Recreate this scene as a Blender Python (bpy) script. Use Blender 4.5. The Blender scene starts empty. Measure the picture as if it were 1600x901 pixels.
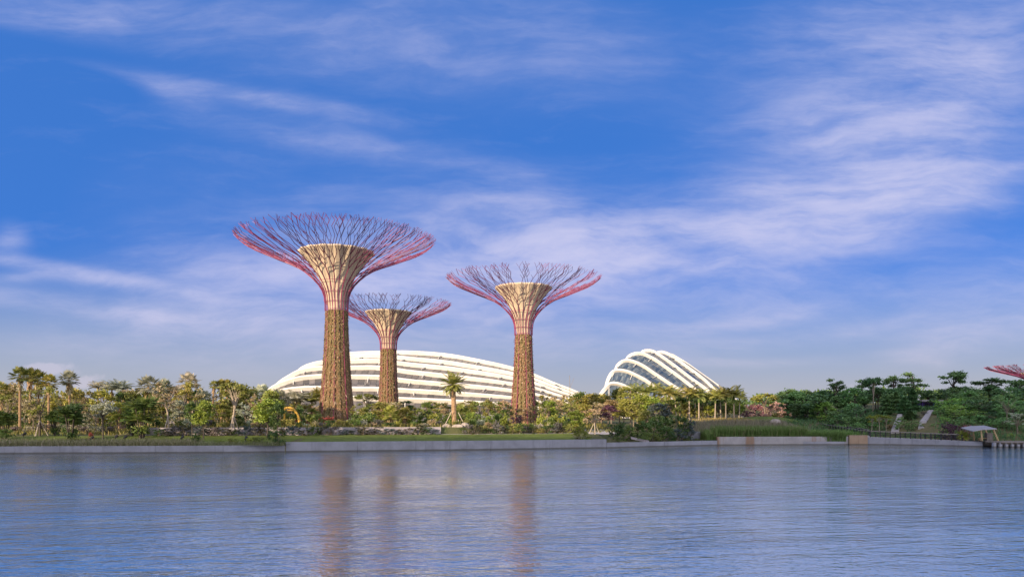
import bpy, math, random
import numpy as np
from mathutils import Vector, Matrix
R = math.radians
sc = bpy.context.scene
col = sc.collection
F, HY, EYE = 1200.0, 655.0, 4.5          # focal length and horizon row in photo pixels, eye height above the water (m)

# ------------------------------------------------------------------ camera, sky, sun, exposure
cd = bpy.data.cameras.new('camera'); cam = bpy.data.objects.new('camera', cd); col.objects.link(cam)
cam.location = (0, 0, EYE); cam.rotation_euler = (R(90), 0, 0)
cd.sensor_width = 36; cd.lens = 27; cd.shift_y = (HY - 450.5) / 1600
cd.clip_start = 0.5; cd.clip_end = 20000
sc.camera = cam

SUN_AZ, SUN_EL = 40.0, 13.0              # the light travels towards +X +Y
sd = bpy.data.lights.new('sun', 'SUN'); sun = bpy.data.objects.new('sun', sd); col.objects.link(sun)
sd.energy = 4.5; sd.angle = R(0.53); sd.color = (1.0, 0.79, 0.56)
LD = Vector((math.sin(R(SUN_AZ)) * math.cos(R(SUN_EL)), math.cos(R(SUN_AZ)) * math.cos(R(SUN_EL)), -math.sin(R(SUN_EL))))
sun.rotation_euler = LD.to_track_quat('-Z', 'Y').to_euler()
sun.location = (-200, -200, 150)

sc.view_settings.view_transform = 'Standard'; sc.view_settings.look = 'None'
sc.view_settings.exposure = 0.9; sc.view_settings.gamma = 1.0
sc.cycles.max_bounces = 8; sc.cycles.transparent_max_bounces = 8
sc.cycles.use_denoising = True

world = bpy.data.worlds.new('World'); sc.world = world; world.use_nodes = True
WT = world.node_tree; WT.nodes.clear()
class NT:
    """tiny helper for wiring nodes"""
    def __init__(s, tree): s.t = tree
    def n(s, typ, ins=None, **kw):
        nd = s.t.nodes.new(typ)
        for k, v in kw.items(): setattr(nd, k, v)
        for k, v in (ins or {}).items(): s.put(nd.inputs[k], v)
        return nd
    def put(s, sock, v):
        if hasattr(v, 'node'): s.t.links.new(v, sock)
        elif v is not None: sock.default_value = v
    def m(s, op, a, b=None, c=None, clamp=False):
        nd = s.n('ShaderNodeMath', operation=op, use_clamp=clamp); s.put(nd.inputs[0], a)
        if b is not None: s.put(nd.inputs[1], b)
        if c is not None: s.put(nd.inputs[2], c)
        return nd.outputs[0]
    def vm(s, op, a, b=None, sc_=None):
        nd = s.n('ShaderNodeVectorMath', operation=op); s.put(nd.inputs[0], a)
        if b is not None: s.put(nd.inputs[1], b)
        if sc_ is not None: s.put(nd.inputs['Scale'], sc_)
        return nd.outputs['Value' if op in ('LENGTH', 'DOT_PRODUCT') else 'Vector']
    def mix(s, f, a, b, bt='MIX'):
        nd = s.n('ShaderNodeMix', data_type='RGBA', blend_type=bt)
        s.put(nd.inputs[0], f); s.put(nd.inputs[6], a); s.put(nd.inputs[7], b); return nd.outputs[2]
    def mr(s, v, a, b, c=0.0, d=1.0, smooth=True):
        nd = s.n('ShaderNodeMapRange', interpolation_type='SMOOTHSTEP' if smooth else 'LINEAR')
        for k, x in enumerate((v, a, b, c, d)): s.put(nd.inputs[k], x)
        return nd.outputs[0]
    def noise(s, vec, scale, detail=4.0, rough=0.55, dist=0.0, out='Fac'):
        nd = s.n('ShaderNodeTexNoise'); s.put(nd.inputs['Vector'], vec)
        for k, x in (('Scale', scale), ('Detail', detail), ('Roughness', rough), ('Distortion', dist)): s.put(nd.inputs[k], x)
        return nd.outputs[out]
    def comb(s, x, y, z):
        nd = s.n('ShaderNodeCombineXYZ')
        for k, v in enumerate((x, y, z)): s.put(nd.inputs[k], v)
        return nd.outputs[0]
    def sep(s, v):
        nd = s.n('ShaderNodeSeparateXYZ'); s.put(nd.inputs[0], v); return nd.outputs

def build_sky():
    w = NT(WT)
    d = w.n('ShaderNodeTexCoord').outputs['Generated']
    dx, dy, dz = w.sep(d)
    # the sky texture, looked up a little higher than the view direction (clear, dry, polarised evening air)
    up = w.m('MULTIPLY', w.m('MAXIMUM', dz, 0.0), 3.0)
    dv = w.comb(dx, dy, w.m('ADD', up, 0.85))
    sky = w.n('ShaderNodeTexSky', sky_type='NISHITA', sun_disc=False, sun_elevation=R(SUN_EL), sun_rotation=R(180 + SUN_AZ),
              air_density=1.0, dust_density=0.6, ozone_density=2.5)
    w.put(sky.inputs['Vector'], w.vm('NORMALIZE', dv))
    hs = w.n('ShaderNodeHueSaturation', {'Saturation': SKY_SAT, 'Value': SKY_VAL, 'Hue': 0.5, 'Color': sky.outputs[0]})
    base = w.mix(1.0, hs.outputs[0], SKY_TINT, 'MULTIPLY')
    # haze low over the horizon
    hz = w.mr(dz, 0.015, 0.205, 1.0, 0.0)
    base = w.mix(hz, base, w.mix(w.mr(dz, 0.0, 0.12), (2.5, 2.5, 2.8, 1), (2.15, 2.52, 3.0, 1)))
    # clouds live in the direction plane u = x/y, v = z/y
    yy = w.m('MAXIMUM', dy, 0.08)
    u = w.m('DIVIDE', dx, yy); v = w.m('DIVIDE', dz, yy)
    uv = w.comb(u, v, 0.0)
    warp = w.noise(w.vm('MULTIPLY', uv, (2.2, 4.0, 1)), 1.0, 3.0, 0.5, 0.0, 'Color')
    wv = w.vm('ADD', uv, w.vm('MULTIPLY', w.vm('SUBTRACT', warp, (.5, .5, .5)), (0.16, 0.09, 0)))
    streak = w.noise(w.vm('MULTIPLY', wv, (3.2, 14.0, 1)), 1.0, 7.0, 0.58)
    fine = w.noise(w.vm('MULTIPLY', wv, (26.0, 70.0, 1)), 1.0, 5.0, 0.6)
    broad = w.noise(w.vm('MULTIPLY', wv, (3.0, 6.0, 1)), 1.0, 5.0, 0.55)
    tot = None; crisp = None
    for (px, py, rx, ry, ang, wt, kind) in CLOUDS:
        c = ((px - 800) / F, (HY - py) / F, 0)
        q = w.vm('SUBTRACT', wv, c)
        a = R(ang); ca, sa = math.cos(a), math.sin(a)
        qx = w.m('MULTIPLY', w.vm('DOT_PRODUCT', q, (ca, sa, 0)), F / rx)
        qy = w.m('MULTIPLY', w.vm('DOT_PRODUCT', q, (-sa, ca, 0)), F / ry)
        r2 = w.m('ADD', w.m('MULTIPLY', qx, qx), w.m('MULTIPLY', qy, qy))
        g = w.m('MULTIPLY', w.m('EXPONENT', w.m('MULTIPLY', r2, -1.0)), wt)
        if kind: crisp = g if crisp is None else w.m('ADD', crisp, g)
        else: tot = g if tot is None else w.m('ADD', tot, g)
    wisp = w.noise(w.vm('MULTIPLY', w.vm('ADD', wv, w.vm('MULTIPLY', w.vm('SUBTRACT', w.noise(w.vm('MULTIPLY', uv, (9, 14, 1)), 1.0, 4.0, 0.6, 0.0, 'Color'), (.5, .5, .5)), (0.05, 0.03, 0))), (7.0, 34.0, 1)), 1.0, 6.0, 0.62)
    tex = w.m('MULTIPLY', w.mr(streak, 0.3, 0.72, 0.45, 1.25), w.mr(wisp, 0.3, 0.7, 0.55, 1.45))
    tex = w.m('ADD', tex, w.m('MULTIPLY', w.m('SUBTRACT', fine, 0.5), 0.4))
    soft = w.m('MULTIPLY', w.m('MAXIMUM', w.m('SUBTRACT', tot, 0.05), 0.0), w.m('MULTIPLY', tex, w.mr(broad, 0.25, 0.7, 0.6, 1.25)))
    veil = w.m('MULTIPLY', w.mr(wisp, 0.5, 0.8), 0.06)
    puff = w.noise(w.vm('MULTIPLY', uv, (45.0, 60.0, 1)), 1.0, 5.0, 0.55)
    cr = w.mr(w.m('ADD', crisp, w.m('MULTIPLY', w.m('SUBTRACT', puff, 0.5), 0.9)), 0.38, 0.75)
    dens = w.m('ADD', w.m('ADD', soft, veil), w.m('MULTIPLY', cr, 0.6))
    dens = w.m('SUBTRACT', 1.0, w.m('EXPONENT', w.m('MULTIPLY', dens, -1.15)))
    front = w.mr(dy, 0.05, 0.25)
    dens = w.m('MULTIPLY', w.m('MINIMUM', dens, 0.92), front)
    ccol = w.mix(w.mr(v, 0.02, 0.18), (3.6, 3.3, 3.9, 1), (3.4, 3.4, 4.7, 1))
    # unseen rear sky and zenith brightened with added cloud, as fill for the shade
    cl2 = w.noise(w.vm('MULTIPLY', d, (2.0, 2.0, 5.0)), 1.0, 5.0, 0.6)
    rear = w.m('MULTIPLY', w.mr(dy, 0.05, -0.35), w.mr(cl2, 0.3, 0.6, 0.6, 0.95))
    zen = w.m('MULTIPLY', w.mr(dz, 0.55, 0.85), 0.6)
    out = w.mix(dens, base, ccol)
    out = w.mix(zen, out, (3.6, 3.5, 3.8, 1))
    out = w.mix(rear, out, REAR_FILL)
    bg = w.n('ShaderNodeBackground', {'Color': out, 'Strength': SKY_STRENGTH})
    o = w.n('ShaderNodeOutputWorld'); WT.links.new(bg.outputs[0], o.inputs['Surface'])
REAR_FILL = (8.2, 8.1, 9.0, 1)  # added fill brightness of the unseen sky behind the viewpoint
SKY_SAT, SKY_VAL, SKY_TINT, SKY_STRENGTH = 1.15, 1.0, (1.12, 1.62, 2.42, 1), 0.1
CLOUDS = [  # photo x, y, half length, half height (pixels), tilt, weight, crisp
    (1440, 105, 300, 175, 38, .55, 0), (1200, 352, 300, 46, 9, .75, 0), (960, 398, 280, 58, 5, .66, 0), (1320, 320, 190, 70, 14, .5, 0), (1370, 225, 240, 110, 40, .34, 0), (740, 415, 320, 60, 2, .28, 0), (560, 330, 480, 130, -6, .13, 0),
    (700, 425, 330, 70, -4, .38, 0), (500, 440, 170, 20, -6, .6, 0), (150, 425, 260, 9, -11, .6, 0), (210, 480, 290, 16, -8, .6, 0), (250, 500, 50, 14, 20, .35, 0),
    (60, 425, 70, 9, 4, .35, 0), (390, 152, 200, 15, -11, .30, 0), (265, 140, 50, 20, -10, .26, 0), (560, 228, 240, 22, -8, .24, 0),
    (150, 15, 260, 34, -5, .30, 0), (690, 60, 420, 90, -4, .26, 0), (1130, 492, 220, 17, 8, .42, 0), (1200, 520, 260, 14, 6, .36, 0),
    (1120, 560, 130, 9, 2, .40, 0), (1530, 520, 130, 30, 12, .42, 0), (1430, 556, 50, 10, -8, .35, 0), (1560, 450, 190, 60, 14, .34, 0),
    (300, 545, 380, 40, -2, .20, 0), (560, 505, 360, 60, -3, .42, 0), (780, 320, 130, 45, 12, .26, 0), (1570, 272, 60, 9, 18, .3, 0), (20, 375, 30, 22, -40, .30, 0),
    (72, 571, 55, 12, 2, .95, 1), (148, 592, 38, 14, 5, .75, 1), (1330, 600, 80, 8, 2, .5, 1)]
build_sky()

# ------------------------------------------------------------------ small tools
def lerp(a, b, t): return a + (b - a) * t
def sm(a, b, x):
    t = min(1.0, max(0.0, (x - a) / (b - a))); return t * t * (3 - 2 * t)
def PX(px, Y): return (px - 800) / F * Y
def PZ(py, Y): return EYE - (py - HY) / F * Y
def P3(px, py, Y): return Vector((PX(px, Y), Y, PZ(py, Y)))
def interp(x, pts):
    if x <= pts[0][0]: return pts[0][1]
    for (a, b), (c, d) in zip(pts, pts[1:]):
        if x <= c: return b + (d - b) * (x - a) / (c - a)
    return pts[-1][1]
def catmull(pts, n):
    """n samples, even in arc length, of a smooth curve through pts"""
    P = [np.array(p, float) for p in pts]; P = [2 * P[0] - P[1]] + P + [2 * P[-1] - P[-2]]
    o = []
    for i in range(1, len(P) - 2):
        for k in range(12):
            t = k / 12; a, b, c, d = P[i - 1:i + 3]
            o.append(0.5 * (2 * b + (c - a) * t + (2 * a - 5 * b + 4 * c - d) * t * t + (3 * b - a - 3 * c + d) * t ** 3))
    o.append(P[-2]); o = np.array(o)
    s = np.concatenate([[0], np.cumsum(np.linalg.norm(np.diff(o, axis=0), axis=1))])
    q = np.linspace(0, s[-1], n)
    return np.stack([np.interp(q, s, o[:, k]) for k in range(o.shape[1])], 1)

class MB:
    """collects geometry for ONE mesh"""
    def __init__(s): s.v = []; s.f = []; s.mi = []; s.n = 0
    def add(s, verts, faces, mi=0):
        s.v.append(np.asarray(verts, float).reshape(-1, 3)); b = s.n
        s.f += [tuple(i + b for i in f) for f in faces]; s.mi += [mi] * len(faces); s.n += len(s.v[-1])
    def box(s, c, size, rz=0.0, mi=0):
        x, y, z = [k / 2 for k in size]; ca, sa = math.cos(rz), math.sin(rz)
        vs = [(c[0] + a * x * ca - b * y * sa, c[1] + a * x * sa + b * y * ca, c[2] + d * z) for d in (-1, 1) for b in (-1, 1) for a in (-1, 1)]
        s.add(vs, [(0, 2, 3, 1), (4, 5, 7, 6), (0, 1, 5, 4), (2, 6, 7, 3), (0, 4, 6, 2), (1, 3, 7, 5)], mi)
    def tube(s, pts, rad, seg=6, mi=0, cap=True):
        pts = [Vector(p) for p in pts]; n = len(pts)
        rad = rad if hasattr(rad, '__len__') else [rad] * n
        vs = []; prev = None
        for i, p in enumerate(pts):
            d = (pts[min(i + 1, n - 1)] - pts[max(i - 1, 0)]).normalized()
            if prev is None: a = d.orthogonal().normalized()
            else:
                a = prev - d * prev.dot(d)
                a = a.normalized() if a.length > 1e-5 else d.orthogonal().normalized()
            prev = a; b = d.cross(a)
            for k in range(seg):
                t = 2 * math.pi * k / seg; vs.append(p + (a * math.cos(t) + b * math.sin(t)) * rad[i])
        fs = [(i * seg + k, i * seg + (k + 1) % seg, (i + 1) * seg + (k + 1) % seg, (i + 1) * seg + k) for i in range(n - 1) for k in range(seg)]
        if cap: fs += [tuple(reversed(range(seg))), tuple(range((n - 1) * seg, n * seg))]
        s.add(vs, fs, mi)
    def lathe(s, prof, seg=24, c=(0, 0, 0), mi=0, fr=None):
        vs = []
        for j, (r, z) in enumerate(prof):
            for k in range(seg):
                t = 2 * math.pi * k / seg; rr = r * (fr(t, z) if fr else 1)
                vs.append((c[0] + rr * math.cos(t), c[1] + rr * math.sin(t), c[2] + z))
        s.add(vs, [(j * seg + k, j * seg + (k + 1) % seg, (j + 1) * seg + (k + 1) % seg, (j + 1) * seg + k) for j in range(len(prof) - 1) for k in range(seg)], mi)
    def quads(s, V, mi=0):
        """V: N x 4 x 3 loose quads"""
        V = np.asarray(V, float); b = np.arange(len(V)) * 4
        s.add(V.reshape(-1, 3), [(i, i + 1, i + 2, i + 3) for i in b], mi)
    def tris(s, V, mi=0):
        V = np.asarray(V, float); b = np.arange(len(V)) * 3
        s.add(V.reshape(-1, 3), [(i, i + 1, i + 2) for i in b], mi)
    def mesh(s, name, mats, smooth=False):
        me = bpy.data.meshes.new(name)
        V = np.concatenate(s.v) if s.v else np.zeros((0, 3))
        me.from_pydata(V.tolist(), [], s.f)
        for m in (mats if isinstance(mats, (list, tuple)) else [mats]): me.materials.append(m)
        if len(me.materials) > 1: me.polygons.foreach_set('material_index', s.mi)
        if smooth: me.polygons.foreach_set('use_smooth', [True] * len(me.polygons))
        me.update(); return me
    def build(s, name, mats, parent=None, smooth=False, loc=(0, 0, 0)):
        return link(name, s.mesh(name, mats, smooth), parent, loc)
def link(name, me, parent=None, loc=(0, 0, 0)):
    o = bpy.data.objects.new(name, me); col.objects.link(o); o.location = loc
    if parent: o.parent = parent
    return o
def thing(name, label, cat, loc=(0, 0, 0), rz=0, group=None):
    o = link(name, None, None, loc); o.empty_display_size = 0.5; o.rotation_euler = (0, 0, rz)
    return tag(o, label, cat, group)
def tag(o, label=None, cat=None, group=None, kind=None):
    for k, v in (('label', label), ('category', cat), ('group', group), ('kind', kind)):
        if v: o[k] = v
    return o
def struct(o): o['kind'] = 'structure'; return o

# ------------------------------------------------------------------ materials
def mat(name):
    m = bpy.data.materials.new(name); m.use_nodes = True; t = m.node_tree; t.nodes.clear()
    return m, NT(t)
def finish(w, sh):
    o = w.n('ShaderNodeOutputMaterial'); w.t.links.new(sh, o.inputs['Surface'])
def rgba(c): return (c[0], c[1], c[2], 1)
def solid(name, c, rough=0.6, metal=0.0, var=0.25, scale=1.5, spec=0.4, bump=0.0, stretch=(1, 1, 1), c2=None):
    m, w = mat(name)
    p = w.n('ShaderNodeTexCoord').outputs['Object']
    v = w.noise(w.vm('MULTIPLY', p, stretch), scale, 6, 0.6)
    dark = c2 or tuple(k * (1 - var) for k in c)
    cc = w.mix(w.mr(v, 0.3, 0.7), rgba(dark), rgba(c))
    b = w.n('ShaderNodeBsdfPrincipled', {'Base Color': cc, 'Roughness': rough, 'Metallic': metal, 'Specular IOR Level': spec})
    if bump:
        bm = w.n('ShaderNodeBump', {'Strength': bump, 'Distance': 0.1, 'Height': v}); w.put(b.inputs['Normal'], bm.outputs[0])
    finish(w, b.outputs[0]); return m
def leafmat(name, ca, cb, cc=None, trans=0.22, rough=0.55, vary=0.5):
    """leaf colour changes from leaf to leaf and a little from plant to plant"""
    m, w = mat(name)
    g = w.n('ShaderNodeNewGeometry').outputs['Random Per Island']
    c = w.mix(g, rgba(ca), rgba(cb))
    if cc: c = w.mix(w.mr(g, 0.82, 0.9), c, rgba(cc))
    ob = w.n('ShaderNodeObjectInfo').outputs['Random']; f1 = w.m('MULTIPLY_ADD', ob, vary, 1 - vary * .55)
    c = w.mix(1.0, c, w.n('ShaderNodeCombineColor', {0: w.m('MULTIPLY', f1, w.m('MULTIPLY_ADD', w.m('FRACT', w.m('MULTIPLY', ob, 7.3)), .26, .85)), 1: f1, 2: f1}).outputs[0], 'MULTIPLY')
    b = w.n('ShaderNodeBsdfPrincipled', {'Base Color': c, 'Roughness': rough, 'Specular IOR Level': 0.35})
    tr = w.n('ShaderNodeBsdfTranslucent', {'Color': w.mix(1.0, c, (1.25, 1.25, 0.6, 1), 'MULTIPLY')})
    x = w.n('ShaderNodeMixShader', {0: trans}); w.put(x.inputs[1], b.outputs[0]); w.put(x.inputs[2], tr.outputs[0])
    finish(w, x.outputs[0]); return m

M = {}
M['bark'] = solid('bark', (0.24, 0.19, 0.14), 0.85, var=0.5, scale=6, bump=0.6, stretch=(1, 1, .3))
M['palebark'] = solid('pale_bark', (0.38, 0.31, 0.235), 0.8, var=0.35, scale=5, bump=0.4, stretch=(1, 1, .5))
M['darkbark'] = solid('dark_bark', (0.09, 0.07, 0.055), 0.85, var=0.4, scale=5, bump=0.5)
M['palmtrunk'] = solid('palm_trunk', (0.38, 0.24, 0.13), 0.85, var=0.45, scale=9, bump=0.6, stretch=(.4, .4, 1))
M['stake'] = solid('stake_wood', (0.50, 0.42, 0.33), 0.75, var=0.3, scale=4)
M['thatch'] = leafmat('dead_frond', (0.30, 0.21, 0.11), (0.42, 0.32, 0.18), trans=0.2)
M['olive'] = leafmat('leaf_olive', (0.14, 0.145, 0.03), (0.26, 0.25, 0.06), (0.36, 0.29, 0.11))
M['gold'] = leafmat('leaf_gold', (0.20, 0.205, 0.035), (0.34, 0.33, 0.075), (0.33, 0.26, 0.10))
M['lime'] = leafmat('leaf_lime', (0.15, 0.19, 0.025), (0.26, 0.29, 0.05))
M['green'] = leafmat('leaf_green', (0.075, 0.12, 0.025), (0.16, 0.20, 0.05))
M['deep'] = leafmat('leaf_deep', (0.04, 0.08, 0.02), (0.10, 0.15, 0.035))
M['hilldeep'] = leafmat('leaf_hill_deep', (0.06, 0.125, 0.05), (0.14, 0.24, 0.085))
M['hill'] = leafmat('leaf_hill', (0.11, 0.22, 0.075), (0.22, 0.36, 0.12))
M['hillbright'] = leafmat('leaf_hill_bright', (0.15, 0.27, 0.05), (0.27, 0.40, 0.09))
M['silver'] = leafmat('leaf_silver', (0.26, 0.265, 0.20), (0.46, 0.44, 0.34))
M['blue'] = leafmat('leaf_blue', (0.05, 0.075, 0.075), (0.10, 0.13, 0.13))
M['dry'] = leafmat('leaf_dry', (0.34, 0.26, 0.15), (0.50, 0.39, 0.25), (0.18, 0.18, 0.06))
M['rust'] = leafmat('leaf_rust', (0.22, 0.13, 0.06), (0.33, 0.21, 0.10))
M['purple'] = leafmat('leaf_purple', (0.055, 0.03, 0.05), (0.12, 0.05, 0.085), (0.12, 0.11, 0.05))
M['magenta'] = leafmat('leaf_magenta', (0.22, 0.05, 0.13), (0.16, 0.12, 0.05), (0.40, 0.22, 0.26))
M['pink'] = leafmat('leaf_pink', (0.42, 0.22, 0.24), (0.55, 0.36, 0.30), (0.16, 0.15, 0.05))
M['red'] = leafmat('leaf_red', (0.40, 0.05, 0.05), (0.50, 0.13, 0.09), (0.16, 0.14, 0.05))
M['hedge'] = leafmat('leaf_hedge', (0.03, 0.045, 0.018), (0.085, 0.09, 0.035), (0.20, 0.13, 0.11))
M['mauve'] = leafmat('leaf_mauve', (0.16, 0.13, 0.13), (0.10, 0.10, 0.06), (0.26, 0.20, 0.24))
M['steel'] = solid('red_steel', (0.27, 0.042, 0.095), 0.5, var=0.3, scale=0.6, c2=(0.18, 0.035, 0.085))
M['purplesteel'] = solid('purple_steel', (0.16, 0.035, 0.085), 0.5, var=0.3, scale=0.6)
M['white'] = solid('white_cladding', (0.66, 0.625, 0.56), 0.5, var=0.14, scale=0.25)
M['mullion'] = solid('pale_metal', (0.62, 0.60, 0.56), 0.45, var=0.1)
M['blackmetal'] = solid('black_metal', (0.018, 0.017, 0.02), 0.5, var=0.3)
M['yellow'] = solid('yellow_paint', (0.46, 0.27, 0.035), 0.5, var=0.15)
M['tan'] = solid('tan_timber', (0.48, 0.34, 0.18), 0.65, var=0.3, scale=3)
M['roofsheet'] = solid('grey_roof', (0.29, 0.275, 0.29), 0.5, var=0.15)
M['bluepaint'] = solid('blue_panel', (0.06, 0.13, 0.42), 0.5, var=0.25, scale=0.8)
M['violetpaint'] = solid('violet_panel', (0.09, 0.04, 0.26), 0.5, var=0.3, scale=0.8)
M['redpaint'] = solid('red_paint', (0.5, 0.04, 0.025), 0.5, var=0.2)
M['rock'] = solid('pale_rock', (0.36, 0.31, 0.27), 0.85, var=0.35, scale=1.2, bump=0.6)
M['paving'] = solid('pale_paving', (0.50, 0.46, 0.43), 0.8, var=0.18, scale=0.8)
M['slopepath'] = solid('stone_steps', (0.36, 0.33, 0.32), 0.85, var=0.4, scale=2.0, bump=0.5)
M['timber'] = solid('deck_timber', (0.21, 0.18, 0.165), 0.8, var=0.3, scale=3)

def concrete(name, c, rust=0.0, seam=0.0):
    m, w = mat(name)
    p = w.n('ShaderNodeTexCoord').outputs['Object']
    a = w.noise(p, 0.5, 6, 0.65); b = w.noise(w.vm('MULTIPLY', p, (1.6, 1.6, 0.12)), 1.0, 5, 0.6)
    x, y, z = w.sep(p)
    k = w.mix(w.mr(a, 0.3, 0.7), rgba([q * 0.78 for q in c]), rgba(c))
    k = w.mix(w.m('MULTIPLY', w.mr(b, 0.52, 0.75), 0.5), k, rgba([q * 0.5 for q in c]))
    if rust: k = w.mix(w.m('MULTIPLY', w.mr(w.noise(w.vm('MULTIPLY', p, (0.35, 0.35, 0.05)), 1.0, 4, 0.6), 0.5, 0.62), rust), k, (0.20, 0.115, 0.065, 1))
    tide = w.mr(w.m('ADD', z, w.m('MULTIPLY', w.m('SUBTRACT', a, .5), 0.12)), 0.15, 0.27, 0.8, 0.0)
    k = w.mix(tide, k, (0.07, 0.065, 0.055, 1))
    bs = w.n('ShaderNodeBsdfPrincipled', {'Base Color': k, 'Roughness': 0.8, 'Specular IOR Level': 0.3})
    bp = w.n('ShaderNodeBump', {'Strength': 0.3, 'Distance': 0.05, 'Height': a}); w.put(bs.inputs['Normal'], bp.outputs[0])
    finish(w, bs.outputs[0]); return m
M['concrete'] = concrete('quay_concrete', (0.25, 0.25, 0.28))
M['concrete_rust'] = concrete('stained_concrete', (0.30, 0.28, 0.28), 0.85)
M['rustblock'] = concrete('rusty_concrete', (0.27, 0.19, 0.13), 0.9)
M['wallpale'] = concrete('pale_render', (0.36, 0.32, 0.33))
M['cup'] = solid('beige_panels', (0.56, 0.45, 0.32), 0.7, var=0.25, scale=0.5, stretch=(1, 1, .25))

def glassmat(name, ca, cb, rough=0.07, spec=0.8):
    m, w = mat(name)
    g = w.n('ShaderNodeNewGeometry').outputs['Random Per Island']
    p = w.n('ShaderNodeTexCoord').outputs['Object']
    c = w.mix(g, rgba(ca), rgba(cb))
    b = w.n('ShaderNodeBsdfPrincipled', {'Base Color': c, 'Roughness': w.m('MULTIPLY_ADD', g, 0.10, rough), 'Specular IOR Level': spec, 'IOR': 1.5})
    finish(w, b.outputs[0]); return m
M['glass_cool'] = glassmat('conservatory_glass', (0.035, 0.06, 0.10), (0.14, 0.17, 0.19), 0.1, 0.35)
M['glass_warm'] = glassmat('shaded_glass', (0.06, 0.058, 0.062), (0.15, 0.135, 0.13), 0.2, 0.3)

def watermat():
    m, w = mat('water')
    p = w.n('ShaderNodeTexCoord').outputs['Object']
    def waves(angle, sx, sy, detail, rough=0.55, dist=0.6):
        r = w.n('ShaderNodeVectorRotate', {'Vector': p, 'Angle': R(angle)}, rotation_type='Z_AXIS').outputs[0]
        return w.noise(w.vm('MULTIPLY', r, (sx, sy, 1)), 1.0, detail, rough, dist)
    a = waves(-12, 0.40, 1.15, 3); b = waves(16, 1.3, 2.8, 3); c = waves(4, 4.2, 5.6, 2); big = waves(-6, 0.05, 0.10, 2)
    h = w.m('ADD', w.m('MULTIPLY', a, WAVE[0]), w.m('ADD', w.m('MULTIPLY', b, WAVE[1]), w.m('MULTIPLY', c, WAVE[2])))
    gust = w.mr(big, 0.3, 0.7, 0.55, 1.25)
    h = w.m('MULTIPLY', h, gust)
    bp = w.n('ShaderNodeBump', {'Strength': 1.0, 'Distance': 1.0, 'Height': h})
    body = w.n('ShaderNodeBsdfDiffuse', {'Color': WATER_COL})
    gl = w.n('ShaderNodeBsdfGlossy', {'Color': (1.0, 0.97, 0.91, 1), 'Roughness': 0.05}); w.put(gl.inputs['Normal'], bp.outputs[0])
    fr = w.n('ShaderNodeFresnel', {'IOR': 1.34}); w.put(fr.inputs['Normal'], bp.outputs[0])
    x = w.n('ShaderNodeMixShader', {0: w.m('POWER', fr.outputs[0], 0.30)}); w.put(x.inputs[1], body.outputs[0]); w.put(x.inputs[2], gl.outputs[0])
    finish(w, x.outputs[0]); return m
WAVE = (0.10, 0.034, 0.016); WATER_COL = (0.11, 0.21, 0.30, 1)
M['water'] = watermat()

def groundmat():
    m, w = mat('ground')
    p = w.n('ShaderNodeTexCoord').outputs['Object']
    a = w.noise(p, 0.12, 6, 0.6); b = w.noise(p, 1.6, 6, 0.65)
    k = w.mix(w.mr(a, 0.35, 0.65), (0.055, 0.075, 0.025, 1), (0.14, 0.115, 0.06, 1))
    k = w.mix(w.m('MULTIPLY', w.mr(b, 0.4, 0.7), 0.6), k, (0.10, 0.11, 0.035, 1))
    bs = w.n('ShaderNodeBsdfPrincipled', {'Base Color': k, 'Roughness': 0.9, 'Specular IOR Level': 0.2})
    bp = w.n('ShaderNodeBump', {'Strength': 0.8, 'Distance': 0.3, 'Height': b}); w.put(bs.inputs['Normal'], bp.outputs[0])
    finish(w, bs.outputs[0]); return m
M['ground'] = groundmat()
M['lawn'] = solid('lawn', (0.13, 0.17, 0.03), 0.9, var=0.4, scale=0.7, spec=0.2, bump=0.5)

# ------------------------------------------------------------------ shoreline, terrain, water
SHORE_PX = [(-400, 92), (0, 100), (440, 104), (446, 105.5), (740, 112.5), (915, 119.5), (948, 120.5), (1120, 133.5), (1324, 136.5), (1356, 136.5), (1440, 132.5), (1535, 126), (1600, 123), (2200, 118)]
SHORE = [(PX(p, y), y) for p, y in SHORE_PX]
CUR = catmull([p for p, q in zip(SHORE, SHORE_PX) if q[0] >= 1324], 60)      # the boardwalk wall bends gently
SHORE = [(-900, 80)] + [p for p, q in zip(SHORE, SHORE_PX) if q[0] < 1324] + [tuple(p) for p in CUR] + [(900, 112)]
def shore(x): return interp(x, SHORE)
XW = dict(low=PX(443, 104.5), ledge=PX(948, 120.5), ledge2=PX(1121, 133.5), block=PX(1326, 136.5), board=PX(1355, 136.5), jetty=PX(1535, 126))
def walltop(x):
    if x < XW['low']: return 1.0
    if x < XW['ledge']: return 1.40
    if x < XW['ledge2']: return 0.85
    if x < XW['board']: return 1.50
    return interp(x, [(XW['board'], 1.40), (XW['jetty'], 0.85), (140, 0.8)])
XR0, XR1 = PX(238, 121), PX(690, 125)       # the low retaining wall behind the lawn
def retain_d(x): return 13.0
def ground(x, y):
    d = y - shore(x); z0 = walltop(x) - 0.07
    mid = sm(XR0 - 2, XR0 + 1, x) * (1 - sm(XR1 + 2, XR1 + 14, x))
    a = z0 + (2.1 - z0) * sm(0, 13, d) if x < XW['ledge'] + 4 else z0 + (2.4 - z0) * sm(2, 22, d)
    step = 1.15 * sm(13.25, 13.6, d)
    slow = 1.15 * sm(11, 34, d)
    z = a + lerp(slow, step, mid) + 0.9 * sm(30, 110, d)
    hill = sm(62, 92, x)
    z += hill * (3.0 * sm(4, 36, d) + 2.0 * sm(34, 110, d)) + sm(30, 42, x) * (1 - hill) * 0.55 * sm(10, 32, d)
    return z
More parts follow.
